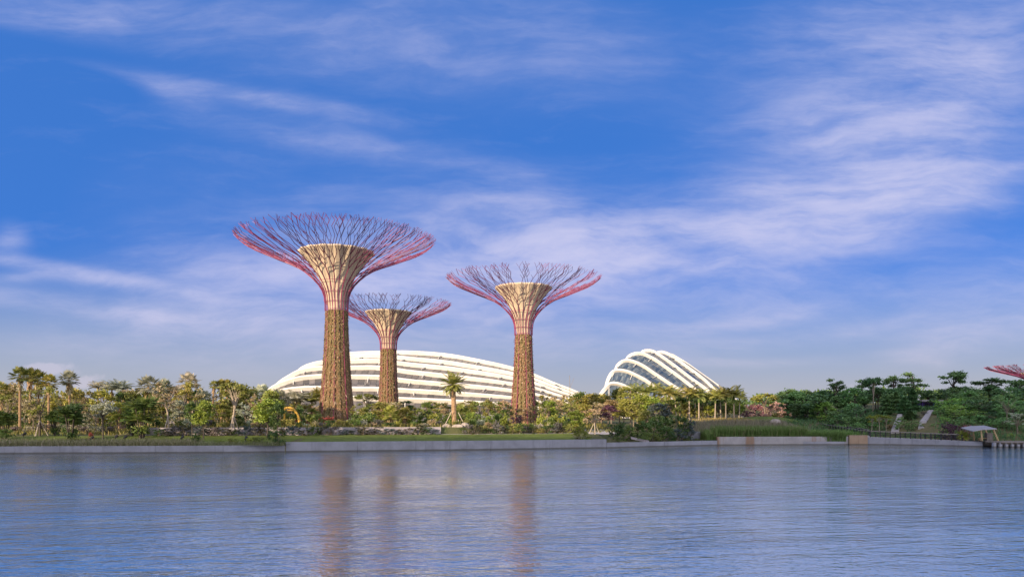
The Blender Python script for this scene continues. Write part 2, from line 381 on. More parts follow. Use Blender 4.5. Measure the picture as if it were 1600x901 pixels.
def terrain():
    xs = [-2600, -1500, -800, -400, -200] + list(np.arange(-125, 190, 1.5)) + [220, 300, 450, 800, 1500, 2600]
    for k in ('low', 'ledge', 'ledge2', 'block', 'board'): xs += [XW[k] - 0.02, XW[k] + 0.02]
    xs = sorted(xs)
    ds = [0.3, 1, 2, 3.5, 5, 7, 9, 11, 12.2, 13.24, 13.61, 15, 18, 22, 26, 30, 36, 42, 50, 60, 72, 86, 100, 120, 160, 220, 320, 500, 900, 1800, 4000]
    g = MB(); vs = []
    for d in ds:
        for x in xs:
            y = shore(x) + d; vs.append((x, y, ground(x, y)))
    n = len(xs)
    g.add(vs, [(j * n + i, j * n + i + 1, (j + 1) * n + i + 1, (j + 1) * n + i) for j in range(len(ds) - 1) for i in range(n - 1)])
    struct(g.build('ground', M['ground'], smooth=True))
terrain()
g = MB(); g.add([(-1500, -1200, 0), (1500, -1200, 0), (1500, 150, 0), (-1500, 150, 0)], [(0, 1, 2, 3)])
struct(g.build('water', M['water']))
def sheet(name, m, xa, xb, d0, d1, lift, nx=60, nd=8, f0=None, f1=None):
    g = MB(); vs = []
    for j in range(nd + 1):
        for i in range(nx + 1):
            x = lerp(xa, xb, i / nx); a = f0(x) if f0 else d0; b = f1(x) if f1 else d1
            y = shore(x) + lerp(a, b, j / nd); vs.append((x, y, ground(x, y) + lift))
    n = nx + 1
    g.add(vs, [(j * n + i, j * n + i + 1, (j + 1) * n + i + 1, (j + 1) * n + i) for j in range(nd) for i in range(nx)])
    return struct(g.build(name, m, smooth=True))
sheet('lawn', M['lawn'], -140, PX(900, 120), 0.45, 11.6, 0.03, 120)
sheet('gravel_path', M['paving'], PX(690, 124), PX(905, 129), 11.75, 13.1, 0.035, 40, 3)
sheet('paved_terrace', M['paving'], PX(918, 134), PX(965, 134), 10, 22, 0.05, 16, 8)

# ---- quay walls: each run of wall is a thing
def quay(label, pts, z0, z1, m, thick=0.6, panel=8.5, name='quay_wall', coping=0.0, group=None):
    """pts: (x, y) along the waterline; z1 may be a function of x"""
    g = MB(); ztop = z1 if callable(z1) else (lambda x: z1)
    L = catmull(pts, 2) if False else np.array(pts, float)
    s = np.concatenate([[0], np.cumsum(np.linalg.norm(np.diff(L, axis=0), axis=1))])
    nn = max(1, round(s[-1] / panel))
    for i in range(nn):
        a = s[-1] * i / nn + 0.012; b = s[-1] * (i + 1) / nn - 0.012
        pa = np.array([np.interp(a, s, L[:, k]) for k in (0, 1)]); pb = np.array([np.interp(b, s, L[:, k]) for k in (0, 1)])
        t = (pb - pa) / np.linalg.norm(pb - pa); nrm = np.array([-t[1], t[0]]) * thick
        vs = []
        for p in (pa, pb, pb + nrm, pa + nrm): vs.append((p[0], p[1], z0))
        for p, q in ((pa, pa), (pb, pb), (pb + nrm, pb), (pa + nrm, pa)): vs.append((p[0], p[1], ztop(q[0])))
        g.add(vs, [(3, 2, 1, 0), (4, 5, 6, 7), (0, 1, 5, 4), (1, 2, 6, 5), (2, 3, 7, 6), (3, 0, 4, 7)])
    return tag(g.build(name, m), label, 'wall', group or 'concrete walls along the waterline')
def shore_pts(xa, xb, off=0.0):
    xs = [xa] + [x for x, y in SHORE if xa < x < xb] + [xb]
    return [(x, shore(x) + off) for x in xs]
quay('long low grey concrete quay wall below the rough grass at left', shore_pts(-160, XW['low'] - .05), -1, 1.0, M['concrete'])
quay('taller grey concrete quay wall below the mown lawn', shore_pts(XW['low'], XW['ledge'] - .03), -1, 1.40, M['concrete'], 0.6, 9.5)
quay('low concrete ledge at the water below the dark shrubs and terrace', shore_pts(XW['ledge'], XW['ledge2'] - .03), -1, 0.85, M['concrete'], 0.9, 14)
quay('stained concrete quay wall holding up the tall green reeds', shore_pts(XW['ledge2'], XW['block'] - .03), -1, 1.5, M['concrete_rust'], 0.6, 6.5)
quay('short pale step of concrete in the water before the reed wall', [(PX(1223, 134.5), 135.4), (PX(1324, 134.5), 135.6)], -1, 0.62, M['concrete'], 0.7, 7.5)
quay('rust stained concrete block where the boardwalk wall begins', [(XW['block'], 136.2), (XW['board'] - .03, 136.2)], -1, 1.72, M['rustblock'], 0.9, 1.55)
quay('sloping pale concrete wall under the boardwalk railing', shore_pts(XW['board'], XW['jetty']), -1, lambda x: walltop(x), M['concrete'], 0.6, 3.4)
quay('buff concrete back wall where the reeds meet the shrubs', [(PX(1068, 140), 137.5), (PX(1096, 140), 138.6)], 0.4, 2.35, M['concrete'], 0.5, 5)

# low retaining wall behind the lawn, in two runs
def retain(label, xa, xb):
    n = 14; pts = [(lerp(xa, xb, i / n), shore(lerp(xa, xb, i / n)) + 12.95) for i in range(n + 1)]
    quay(label, pts, 1.7, 3.3, M['wallpale'], 0.35, 3.2, 'retaining_wall', group='low pale walls behind the lawn')
retain('low pale retaining wall behind the staked trees left of the yellow arch', XR0, PX(436, 118))
retain('low pale retaining wall behind the lawn below the supertrees', PX(437, 118), XR1)
g = MB()
rr = random.Random(3)

# ------------------------------------------------------------------ supertrees
PROF = [(0, 0.0), (0.16, 0.004), (0.295, 0.038), (0.40, 0.10), (0.51, 0.20), (0.63, 0.36), (0.715, 0.54), (0.805, 0.72), (0.91, 0.92), (1.0, 1.0)]
def flare(t, T): return T['rn'] + (T['R'] - T['rn']) * interp(t, PROF_S)
PC = catmull([(z, r * 1.2) for z, r in PROF], 60)
PROF_S = [(p[0], p[1] / 1.2) for p in PC]                # height fraction -> radius fraction
def supertree(label, px, Y, T, seed):
    rg = random.Random(seed); X = PX(px, Y); zb = ground(X, Y) - 0.2
    root = thing('supertree', label, 'supertree', (X, Y, zb), 0, 'steel supertrees with planted trunks')
    H = lambda z: z - zb
    zn, zr, rn, rb = H(T['zn']), H(T['zr']), T['rn'], T['rb']
    rad = lambda z: rn + (rb - rn) * (max(0, 1 - z / zn)) ** 1.6
    # planted trunk
    g = MB(); nz, seg = 60, 72
    ph = [rg.uniform(-1, 1) for _ in range(18)]
    def fr(t, z):
        k = t / (2 * math.pi) * 18; f = k - math.floor(k)
        groove = -0.13 * math.exp(-((f - .5) / .5) ** 2 * 0 - (min(f, 1 - f) / 0.10) ** 2)
        return 1 + groove + 0.02 * ph[int(k) % 18] + 0.012 * math.sin(z * 2.1 + 9 * ph[int(k) % 18])
    g.lathe([(rad(zn * i / nz), zn * i / nz) for i in range(nz + 1)], seg, fr=fr)
    g.lathe([(rad(zn), zn), (rad(zn) * 0.8, zn + 0.1)], seg, fr=fr)
    # rosettes and leaves growing out of the trunk
    rs = np.random.RandomState(seed); N = int(12000 * (rb + rn) / 5.5 * zn / 22)
    zz = rs.rand(N) ** 1.12 * zn; th = rs.rand(N) * 2 * np.pi
    r0 = np.array([rad(z) * fr(t, z) for z, t in zip(zz, th)])
    ln = 0.24 + 0.38 * rs.rand(N); wd = 0.04 + 0.07 * rs.rand(N)
    er = np.stack([np.cos(th), np.sin(th), 0 * th], 1); et = np.stack([-np.sin(th), np.cos(th), 0 * th], 1); ez = np.array([0, 0, 1.0])
    ln = np.where(rs.rand(N) < .05, ln * 2.0, ln); ang = rs.randn(N) * 0.9
    dirv = er * 0.45 + et * np.sin(ang)[:, None] * 0.45 - ez[None] * np.cos(ang)[:, None] * 0.85
    side = np.cross(dirv, er); side /= np.linalg.norm(side, axis=1)[:, None] + 1e-6
    c = er * (r0 - 0.05)[:, None]; c[:, 2] = zz
    tip = c + dirv * ln[:, None]; midp = c + dirv * (ln * .5)[:, None]
    g.quads(np.stack([c, midp + side * wd[:, None], tip, midp - side * wd[:, None]], 1), 1)
    trunk = g.build('planted_trunk', [M['trunkskin'], M['bromeliad']], root)
    # red pipes running down the trunk
    npipe = 8
    for k in range(npipe):
        t = 2 * math.pi * (k + .35 * rg.random()) / npipe; p = MB()
        pts = [((rad(zn * i / 16) + 0.02) * math.cos(t), (rad(zn * i / 16) + 0.02) * math.sin(t), zn * i / 16) for i in range(17)]
        p.tube(pts, 0.075, 5); p.build('trunk_pipe', M['steel'], trunk)
    # concrete-coloured funnel
    g = MB(); zc = H(T['zc']); rc = T['rc']; prof = []
    for i in range(25):
        t = i / 24; z = lerp(zn, zc, t)
        prof.append((rn * 0.80 + (rc - rn * 0.80) * (0.12 * t + 0.88 * t ** 2.3), z))
    seg = 96
    fr2 = lambda t, z: 1 + (0.02 if int(t / (2 * math.pi) * 32 + .01) % 2 else -0.02)
    g.lathe(prof + [(rc, zc + 0.25), (rc - 0.3, zc + 0.25), (rc - 0.35, zc - 0.3), (0.3, zc - 0.5)], seg, fr=fr2)
    g.build('funnel', M['cup'], root)
    # ribs: each climbs the neck, then forks outward to the rim
    n0 = T['nr']
    def pt(s, th, off=0.0):
        t = min(1.06, s); r = flare(min(1, t), T) + max(0, t - 1) * T['R'] * 1.6 + off
        return (r * math.cos(th), r * math.sin(th), zn + (zr - zn) * t)
    dth = 2 * math.pi / n0
    rs_ = T['rt']
    def sgrow(s):  # even steps along the rib rather than in height
        return s
    for k in range(n0):
        p = MB(); th0 = k * dth + rg.uniform(-.03, .03) * dth
        st = [0, 0.1, 0.2, 0.28, 0.36, 0.44]
        pts = [pt(s, th0 + rg.uniform(-.08, .08) * dth * (s > .2), 0.12) for s in st]
        p.tube(pts, [rs_ * q for q in (.72, .72, .78, .85, .95, 1.0)], 5)
        # front: (s, theta, heading)
        stack = [(st[-1], th0, 0, rs_ * 1.15, pts[-1])]
        levels = [0.53, 0.605, 0.675, 0.745, 0.815, 0.88, 0.945, 1.0]
        pf = (.95, .45, .8, .4, .7, .45, .6, 0)
        def grow(i, th, r, last, spread, turn):
            if i >= len(levels): return
            q = pt(levels[i] + rg.uniform(-.016, .016), th, .02); p.tube([last, q], [r, r * .94], 4, cap=False)
            if i == len(levels) - 1: return
            r *= .93
            if rg.random() < pf[i]:
                grow(i + 1, th + spread * rg.uniform(.8, 1.2), r * .88, q, max(spread * .72, dth * .11), -1)
                if i > 2 and rg.random() < .42:      # a short spur that stops in the air
                    e = pt(levels[i] + .035, th - spread * 1.1, .02); p.tube([q, e], [r * .7, r * .6], 4, cap=False)
                else: grow(i + 1, th - spread * rg.uniform(.8, 1.2), r * .88, q, max(spread * .72, dth * .11), 1)
            else: grow(i + 1, th + turn * spread * rg.uniform(.8, 1.25), r, q, spread, -turn)
        grow(0, th0, rs_, pts[-1], dth * .26, rg.choice((-1, 1)))
        p.build('steel_rib', M['steel'] if k % 3 else M['purplesteel'], root)
    for t in (0.02, 0.13, 0.26, 0.40):
        p = MB(); p.tube([pt(t, 2 * math.pi * k / 40, 0.1) for k in range(41)], 0.045, 5); p.build('hoop', M['steel'], root)
    return root
def skinmat():
    m, w = mat('planted_skin')
    p = w.n('ShaderNodeTexCoord').outputs['Object']
    a = w.noise(w.vm('MULTIPLY', p, (1, 1, .35)), 1.2, 5, 0.6); b = w.noise(p, 4.5, 4, 0.6)
    k = w.mix(w.mr(a, 0.35, 0.65), (0.16, 0.13, 0.05, 1), (0.24, 0.13, 0.075, 1))
    k = w.mix(w.m('MULTIPLY', w.mr(b, 0.5, 0.7), .7), k, (0.05, 0.04, 0.02, 1))
    bs = w.n('ShaderNodeBsdfPrincipled', {'Base Color': k, 'Roughness': 0.9, 'Specular IOR Level': 0.2})
    bp = w.n('ShaderNodeBump', {'Strength': 1.0, 'Distance': 0.25, 'Height': b}); w.put(bs.inputs['Normal'], bp.outputs[0])
    finish(w, bs.outputs[0]); return m
def brommat():
    m, w = mat('bromeliad')
    g = w.n('ShaderNodeNewGeometry'); r = g.outputs['Random Per Island']
    p = w.n('ShaderNodeTexCoord').outputs['Object']
    a = w.noise(w.vm('MULTIPLY', p, (.8, .8, .16)), 1.0, 4, 0.6)
    k = w.mix(w.mr(a, 0.38, 0.62), (0.18, 0.15, 0.05, 1), (0.27, 0.15, 0.08, 1))
    k = w.mix(w.m('MULTIPLY', w.mr(r, .3, .8), .6), k, (0.31, 0.20, 0.115, 1)); k = w.mix(w.m('MULTIPLY', w.mr(w.m('FRACT', w.m('MULTIPLY', r, 17.0)), .6, .8), .5), k, (0.11, 0.09, 0.04, 1)); k = w.mix(w.mr(r, .96, .98), k, (0.42, 0.32, 0.22, 1)); k = w.mix(w.mr(r, .03, .015), k, (0.28, 0.05, 0.06, 1))
    b = w.n('ShaderNodeBsdfPrincipled', {'Base Color': k, 'Roughness': 0.6, 'Specular IOR Level': 0.3})
    finish(w, b.outputs[0]); return m
M['trunkskin'] = skinmat(); M['bromeliad'] = brommat()
T1 = dict(zn=25.6, zr=39.6, R=18.9, rn=2.1, rb=3.55, zc=36.9, rc=7.2, nr=26, rt=0.115)
T2 = dict(zn=21.3, zr=32.4, R=14.9, rn=1.85, rb=2.65, zc=30.1, rc=5.5, nr=24, rt=0.105)
T3 = dict(zn=20.7, zr=31.7, R=14.7, rn=1.6, rb=2.75, zc=29.7, rc=5.4, nr=24, rt=0.09)
T4 = dict(zn=15.0, zr=25.3, R=19.0, rn=2.2, rb=3.0, zc=22.5, rc=7.0, nr=26, rt=0.16)
supertree('tallest supertree with wide red steel canopy over a beige funnel', 526, 150, T1, 11)
supertree('small supertree between the two taller ones, before the long white dome', 607, 185, T2, 12)
supertree('slender supertree standing alone on the right of the group of three', 818, 148, T3, 13)
supertree('distant supertree canopy poking above dark hillside trees at the right edge', 1628, 300, T4, 14)

# ------------------------------------------------------------------ the two glasshouses
def smoothcurve(pts, n): return catmull(pts, n)
def glasshouse(name, label, curves, gm, fin_d, fin_w, nT, strutN, back=None, taper=None, inset=1.0, panels=(40, 3)):
    """curves: list of polylines (world) from the highest rib to the lowest; fins stand out of a glass skin"""
    root = thing(name, label, 'glasshouse', tuple(np.mean([c[len(c) // 2] for c in curves], 0) * np.array([1, 1, 0])))
    off = np.array(root.location)
    C = np.array([catmull(c, nT) for c in curves])           # ribs x samples x 3
    nr = len(C)
    # normals of the shell
    du = np.gradient(C, axis=1); dvv = np.gradient(C, axis=0)
    nrm = np.cross(du, dvv); nrm /= np.linalg.norm(nrm, axis=2)[..., None] + 1e-9
    cen = C.mean((0, 1)) - np.array([0, -20, 12])
    flip = np.sign(((C - cen) * nrm).sum(2))[..., None]; nrm = nrm * np.where(flip == 0, 1, flip)
    tv = dvv / (np.linalg.norm(dvv, axis=2)[..., None] + 1e-9)
    tp = np.array([taper(i / (nT - 1)) if taper else 1.0 for i in range(nT)])[None, :, None]
    tpi = np.ones((nr, 1, 1))
    base = C - nrm * fin_d * tp
    # ribs
    ribs = []
    for i in range(nr):
        g = MB(); tan = du[i] / (np.linalg.norm(du[i], axis=1)[:, None] + 1e-9)
        sd_ = np.cross(nrm[i], tan); sd_ /= np.linalg.norm(sd_, axis=1)[:, None] + 1e-9
        W = fin_w * tp[0] * 0.5
        ring = [base[i] - sd_ * W * 1.0 - nrm[i] * .3, C[i] - sd_ * W - nrm[i] * .25, C[i] - sd_ * W * .6, C[i] + sd_ * W * .6, C[i] + sd_ * W - nrm[i] * .25, base[i] + sd_ * W * 1.0 - nrm[i] * .3]
        k = len(ring); V = np.stack(ring, 1).reshape(-1, 3) - off
        g.add(V, [(a * k + b, a * k + (b + 1) % k, (a + 1) * k + (b + 1) % k, (a + 1) * k + b) for a in range(nT - 1) for b in range(k)])
        ribs.append(g.build('roof_rib', M['white'], root, smooth=False))
    # glass bays between ribs, one part per bay
    rs = np.random.RandomState(5)
    S = base
    def bay(A, B, nm):
        nu, nv = panels; g = MB(); Q = []
        idx = np.linspace(0, nT - 1, nu + 1)
        a = np.stack([np.interp(idx, np.arange(nT), A[:, k]) for k in range(3)], 1); b = np.stack([np.interp(idx, np.arange(nT), B[:, k]) for k in range(3)], 1)
        for j in range(nv):
            p0 = a + (b - a) * (j / nv); p1 = a + (b - a) * ((j + 1) / nv)
            for q in range(nu):
                qd = np.array([p0[q], p0[q + 1], p1[q + 1], p1[q]]); c = qd.mean(0)
                qd = c + (qd - c) * 0.95 + rs.randn(4, 3) * 0.05
                Q.append(qd - off)
        g.quads(Q); pane = g.build(nm, gm, root)
        # mullion sheet just behind the panes
        g = MB(); inn = np.array([0, 0.35, -0.35]); V = np.stack([a + inn, b + inn], 1).reshape(-1, 3) - off
        g.add(V, [(2 * q, 2 * q + 2, 2 * q + 3, 2 * q + 1) for q in range(nu)]); g.build('mullion_grid', M['mullion'], pane)
    for i in range(nr - 1): bay(S[i], S[i + 1], 'glass_bay')
    foot = S[-1].copy(); foot[:, 2] = 2.5; foot[:, 1] -= 2.5
    bay(S[-1], foot, 'glass_bay')
    if back is not None:
        bk = S[0].copy(); bk[:, 1] += back; bk[:, 2] = 2.5
        md = S[0] * 0.5 + bk * 0.5; md[:, 2] = S[0][:, 2] * .8 + .2 * 2.5
        bay(S[0], md, 'glass_bay'); bay(md, bk, 'glass_bay')
    # struts that carry the ribs clear of the glass
    for i in range(nr):
        for q in range(strutN):
            t = (q + 0.5 + 0.25 * (i % 2)) / (strutN + .5); j = int(t * (nT - 1))
            if S[i][j][2] < 6: continue
            low = S[i + 1][j] if i + 1 < nr else foot[j]
            a = S[i][j] + nrm[i][j] * 0.3; b = a + (low - S[i][j]) * 0.42 + nrm[i][j] * 0.3
            g = MB(); g.tube([a - off, b - off], [0.22, 0.16], 5); g.build('strut', M['white'], ribs[i])
    return root

xs9 = [508, 546, 592, 640, 700, 760, 797, 834, 867, 905]
dome_img = [
    (352, [(478, 652), (487, 600), (496, 573)], [561, 550, 548, 547.5, 552, 563, 571.5, 583, 597, 612], [(985, 652)]),
    (337, [(462, 652), (470, 605), (482, 577)], [563, 554, 552.5, 557, 563, 573, 580, 589.5, 602, 616.5], [(978, 652)]),
    (327, [(440, 652), (449, 606), (457, 588), (469, 574), (485, 566.5)], [562, 561, 560.5, 566, 572, 580.5, 587, 595.5, 607, 621], [(968, 652)]),
    (318, [(412, 652), (422, 612), (435, 595.5), (450, 585.5), (465, 577.5), (485, 573)], [571, 571, 571, 577.5, 584, 591, 596.5, 603.5, 613.5, 626.5], [(955, 652)]),
    (310, [(397, 652), (408, 622), (420, 606), (435, 597.5), (450, 592), (470, 587)], [584, 585, 586, 592, 597, 602.5, 607, 613, 621.5, 633], [(942, 654)]),
    (303, [(388, 652), (402, 628), (420, 615), (440, 607.5), (470, 603.5)], [603, 604, 604.5, 607, 610.5, 615, 618.5, 623.5, 630.5, 640], [(925, 654)]),
    (298, [(384, 654), (402, 638), (425, 626), (465, 619)], [617, 618, 619, 621, 623.5, 627, 630, 634, 639.5, 646.5], [(918, 655)])]
curves = []
for Y, lft, mid_, rgt in dome_img:
    pts = lft + list(zip(xs9, mid_)) + rgt
    curves.append([tuple(P3(x, y, Y)) for x, y in pts])
glasshouse('ribbed_glasshouse', 'long low white ribbed glasshouse dome behind the supertrees', curves, M['glass_warm'], 1.75, 1.0, 90, 9,
           back=60, taper=lambda t: 1.0 - 0.62 * sm(0.55, 0.95, t), panels=(60, 2))

cf = [
    (455, [(1030, 655), (1031, 585), (1035, 560), (1043, 551.5), (1052, 553), (1059, 557), (1074, 566), (1095, 581), (1115.6, 595.5), (1136, 610.6), (1185, 652)]),
    (441, [(1016, 655), (1018, 585), (1021, 560), (1025, 550.5), (1029, 548), (1036, 547.6), (1047, 551.5), (1060.6, 560.4), (1081, 575), (1102, 591), (1124, 612), (1165, 652)]),
    (429, [(992, 655), (994, 590), (997, 562), (1001, 550), (1005.6, 546), (1012.5, 545), (1021, 546.3), (1033, 553), (1054, 568), (1081, 588.6), (1109, 609), (1150, 645)]),
    (419, [(970, 655), (972, 595), (974, 570), (977.4, 561), (982, 554), (990.5, 550), (1000, 549.4), (1010, 552), (1026, 560.4), (1047, 575), (1067.5, 590), (1095, 612), (1135, 648)]),
    (411, [(952, 655), (954, 605), (957, 586), (960, 577.6), (963, 569.4), (970, 563), (978, 561), (988, 562), (1005.6, 569.4), (1026, 583), (1047, 597), (1067.5, 610.6), (1118, 650)]),
    (404, [(939, 655), (942, 618), (945, 603), (949, 588.6), (955, 580), (963, 576.5), (974, 577), (985, 580), (999, 586.5), (1012.5, 594), (1023.5, 602), (1045, 618), (1085, 650)]),
    (398, [(926, 655), (932, 625), (938, 612), (948, 601), (953, 597.5), (961.6, 597), (971, 599), (985, 605), (1000, 612), (1030, 628), (1062, 652)])]
glasshouse('arched_glasshouse', 'taller glasshouse of white arched ribs with blue glass, standing right of the long dome',
           [[tuple(P3(x, y, Y)) for x, y in pts] for Y, pts in cf], M['glass_cool'], 1.5, 1.4, 80, 7, back=50, panels=(70, 3))

# ------------------------------------------------------------------ hotel added unseen behind the viewpoint, shaped to shade near shore and right bank
def shade_hotel():
    root = thing('added_hotel_tower', 'unseen tall hotel slab on the far bank behind the viewpoint', 'shade_hotel', (-187, -110, 0))
    ang = math.atan(.229)
    ca, sa = math.cos(ang), math.sin(ang)
    def block(name, xa, xb, h, dep):
        g = MB(); L = (xb - xa); cxx = (xa + xb) / 2
        c = (cxx * ca + dep * .5 * sa, cxx * sa - dep * .5 * ca)
        nf = max(3, int(h / 3.6)); fh = h / nf
        g.box((c[0], c[1], h / 2), (L - 1.0, dep - 1.0, h - .3), ang, 0)
        for k in range(nf + 1): g.box((c[0], c[1], min(h - .2, k * fh + .2)), (L, dep, .5), ang, 1)
        o = g.build(name, [M['violetglass'], M['white']], root)
    block('shade_podium', -185, SHADE_HOTEL[0], SHADE_HOTEL[1], 26); block('shade_tower', SHADE_HOTEL[0] + .4, 150, SHADE_HOTEL[2], 30)
M['violetglass'] = solid('shade_hotel_glass', (0.10, 0.12, 0.15), 0.15, var=0.2)
SHADE_HOTEL = (0, 72, 100)  # step and heights of the added blocks, set for the shade they cast
shade_hotel()

# ------------------------------------------------------------------ plants
def rnd_unit(rs, n):
    v = rs.randn(n, 3); return v / np.linalg.norm(v, axis=1)[:, None]
def leaf_quads(rs, C, out, size, aspect=0.5, droop=0.0):
    """rhombic leaves at C, facing roughly away from the middle of their clump"""
    n = len(C); d = rnd_unit(rs, n) + out * 0.7; d[:, 2] -= droop
    d /= np.linalg.norm(d, axis=1)[:, None] + 1e-9
    s = np.cross(d, rnd_unit(rs, n)); s /= np.linalg.norm(s, axis=1)[:, None] + 1e-9
    L = (size * (0.6 + 0.8 * rs.rand(n)))[:, None]
    return np.stack([C - d * L * .5, C + s * L * aspect * .5, C + d * L * .5, C - s * L * aspect * .5], 1)
def clump_leaves(rs, clumps, per, size, aspect=0.55, droop=0.1):
    """clumps: (x, y, z, radius, flatness)"""
    Q = []
    for (x, y, z, r, fl) in clumps:
        n = max(6, int(per * r * r)); u = rnd_unit(rs, n); rr_ = r * np.minimum(1.4, np.abs(rs.randn(n)) * .5 + .35 * rs.rand(n))
        C = u * rr_[:, None] * np.array([1, 1, fl]) + np.array([x, y, z])
        Q.append(leaf_quads(rs, C, u, size, aspect, droop))
    return np.concatenate(Q)
PROTO = {}
def limb(g, rg, a, b, r0, r1, sag=0.12, seg=5):
    a, b = Vector(a), Vector(b); n = 4; L = (b - a).length
    pts = [a.lerp(b, i / n) + Vector((rg.uniform(-1, 1), rg.uniform(-1, 1), rg.uniform(-.4, 1))) * L * sag * .4 * (0 < i < n) for i in range(n + 1)]
    g.tube(pts, [lerp(r0, r1, i / n) for i in range(n + 1)], seg, cap=False)
def broadleaf(style, v):
    """nominal tree 8 m high, 5 m wide"""
    key = (style, v)
    if key in PROTO: return PROTO[key]
    rg = random.Random(sum(map(ord, style)) * 31 + v); rs = np.random.RandomState(sum(map(ord, style)) * 7 + v)
    cl = []; t = MB(); H = 8.0
    fork = dict(round=.40, umbrella=.62, layered=.30, sparse=.40, tall=.72, pine=.5).get(style, .4) * H
    lean = rg.uniform(-.3, .3)
    if style == 'round':
        for _ in range(22):
            a = rg.uniform(0, 6.283); e = rg.uniform(-.9, 1.4); r = 1.75 * (0.55 + .45 * rg.random())
            cl.append((r * math.cos(a) * math.cos(e), r * math.sin(a) * math.cos(e), 5.0 + 2.2 * math.sin(e) + rg.uniform(-.3, .3), rg.uniform(.55, 1.0), .75))
    elif style == 'umbrella':
        for _ in range(15):
            a = rg.uniform(0, 6.283); r = 2.2 * math.sqrt(rg.random())
            cl.append((r * math.cos(a), r * math.sin(a), 7.4 - .26 * r * r + rg.uniform(-.35, .2), rg.uniform(.55, .9), .55))
        for _ in range(4):
            a = rg.uniform(0, 6.283); cl.append((1.3 * math.cos(a), 1.3 * math.sin(a), rg.uniform(4.6, 6.0), rg.uniform(.5, .8), .5))
    elif style == 'layered':
        for k, (z, rr_) in enumerate(((3.7, 2.1), (5.1, 2.3), (6.4, 1.7), (7.5, 1.1))):
            for _ in range(5 if k < 3 else 3):
                a = rg.uniform(0, 6.283); r = rr_ * rg.uniform(.45, 1)
                cl.append((r * math.cos(a), r * math.sin(a), z + rg.uniform(-.45, .35), rg.uniform(.55, .95), .55))
    elif style == 'sparse':
        for _ in range(15):
            a = rg.uniform(0, 6.283); r = 2.1 * math.sqrt(rg.random())
            cl.append((r * math.cos(a), r * math.sin(a), rg.uniform(3.6, 7.5) - .1 * r, rg.uniform(.45, .75), .7))
    elif style == 'tall':
        for _ in range(13):
            a = rg.uniform(0, 6.283); r = 1.9 * math.sqrt(rg.random())
            cl.append((r * math.cos(a), r * math.sin(a), 7.2 - .30 * r * r + rg.uniform(-.45, .25), rg.uniform(.55, .95), .65))
        for _ in range(5):
            a = rg.uniform(0, 6.283); cl.append((1.2 * math.cos(a), 1.2 * math.sin(a), rg.uniform(4.6, 6.2), rg.uniform(.45, .7), .5))
    t.tube([(0, 0, -.3), (0.04, 0, .2), (lean * .3, 0, fork * .5), (lean, 0, fork)], [.17, .14, .115, .09], 7, cap=False)
    top = Vector((lean, 0, fork))
    for (x, y, z, r, fl) in cl:
        mid = top.lerp(Vector((x, y, z)), .45) + Vector((0, 0, .25)); s = top - Vector((0, 0, rg.random() * fork * (.25 if style != 'layered' else 0)))
        if style == 'layered': s = Vector((0, 0, z - .4))
        if style == 'tall': s = Vector((0, 0, max(3.2, z - 1.6)))
        limb(t, rg, s, mid, .055, .038); limb(t, rg, mid, (x, y, z), .038, .014)
    if style in ('tall', 'layered'): t.tube([top, (lean * .5, 0, 6.0), (0, 0, 7.3)], [.12, .09, .04], 6, cap=False)
    per, size = dict(round=(130, .42), umbrella=(190, .36), layered=(190, .36), sparse=(170, .32), tall=(170, .38)).get(style, (130, .4))
    c = MB(); c.quads(clump_leaves(rs, cl, per, size))
    PROTO[key] = (t, c); return PROTO[key]
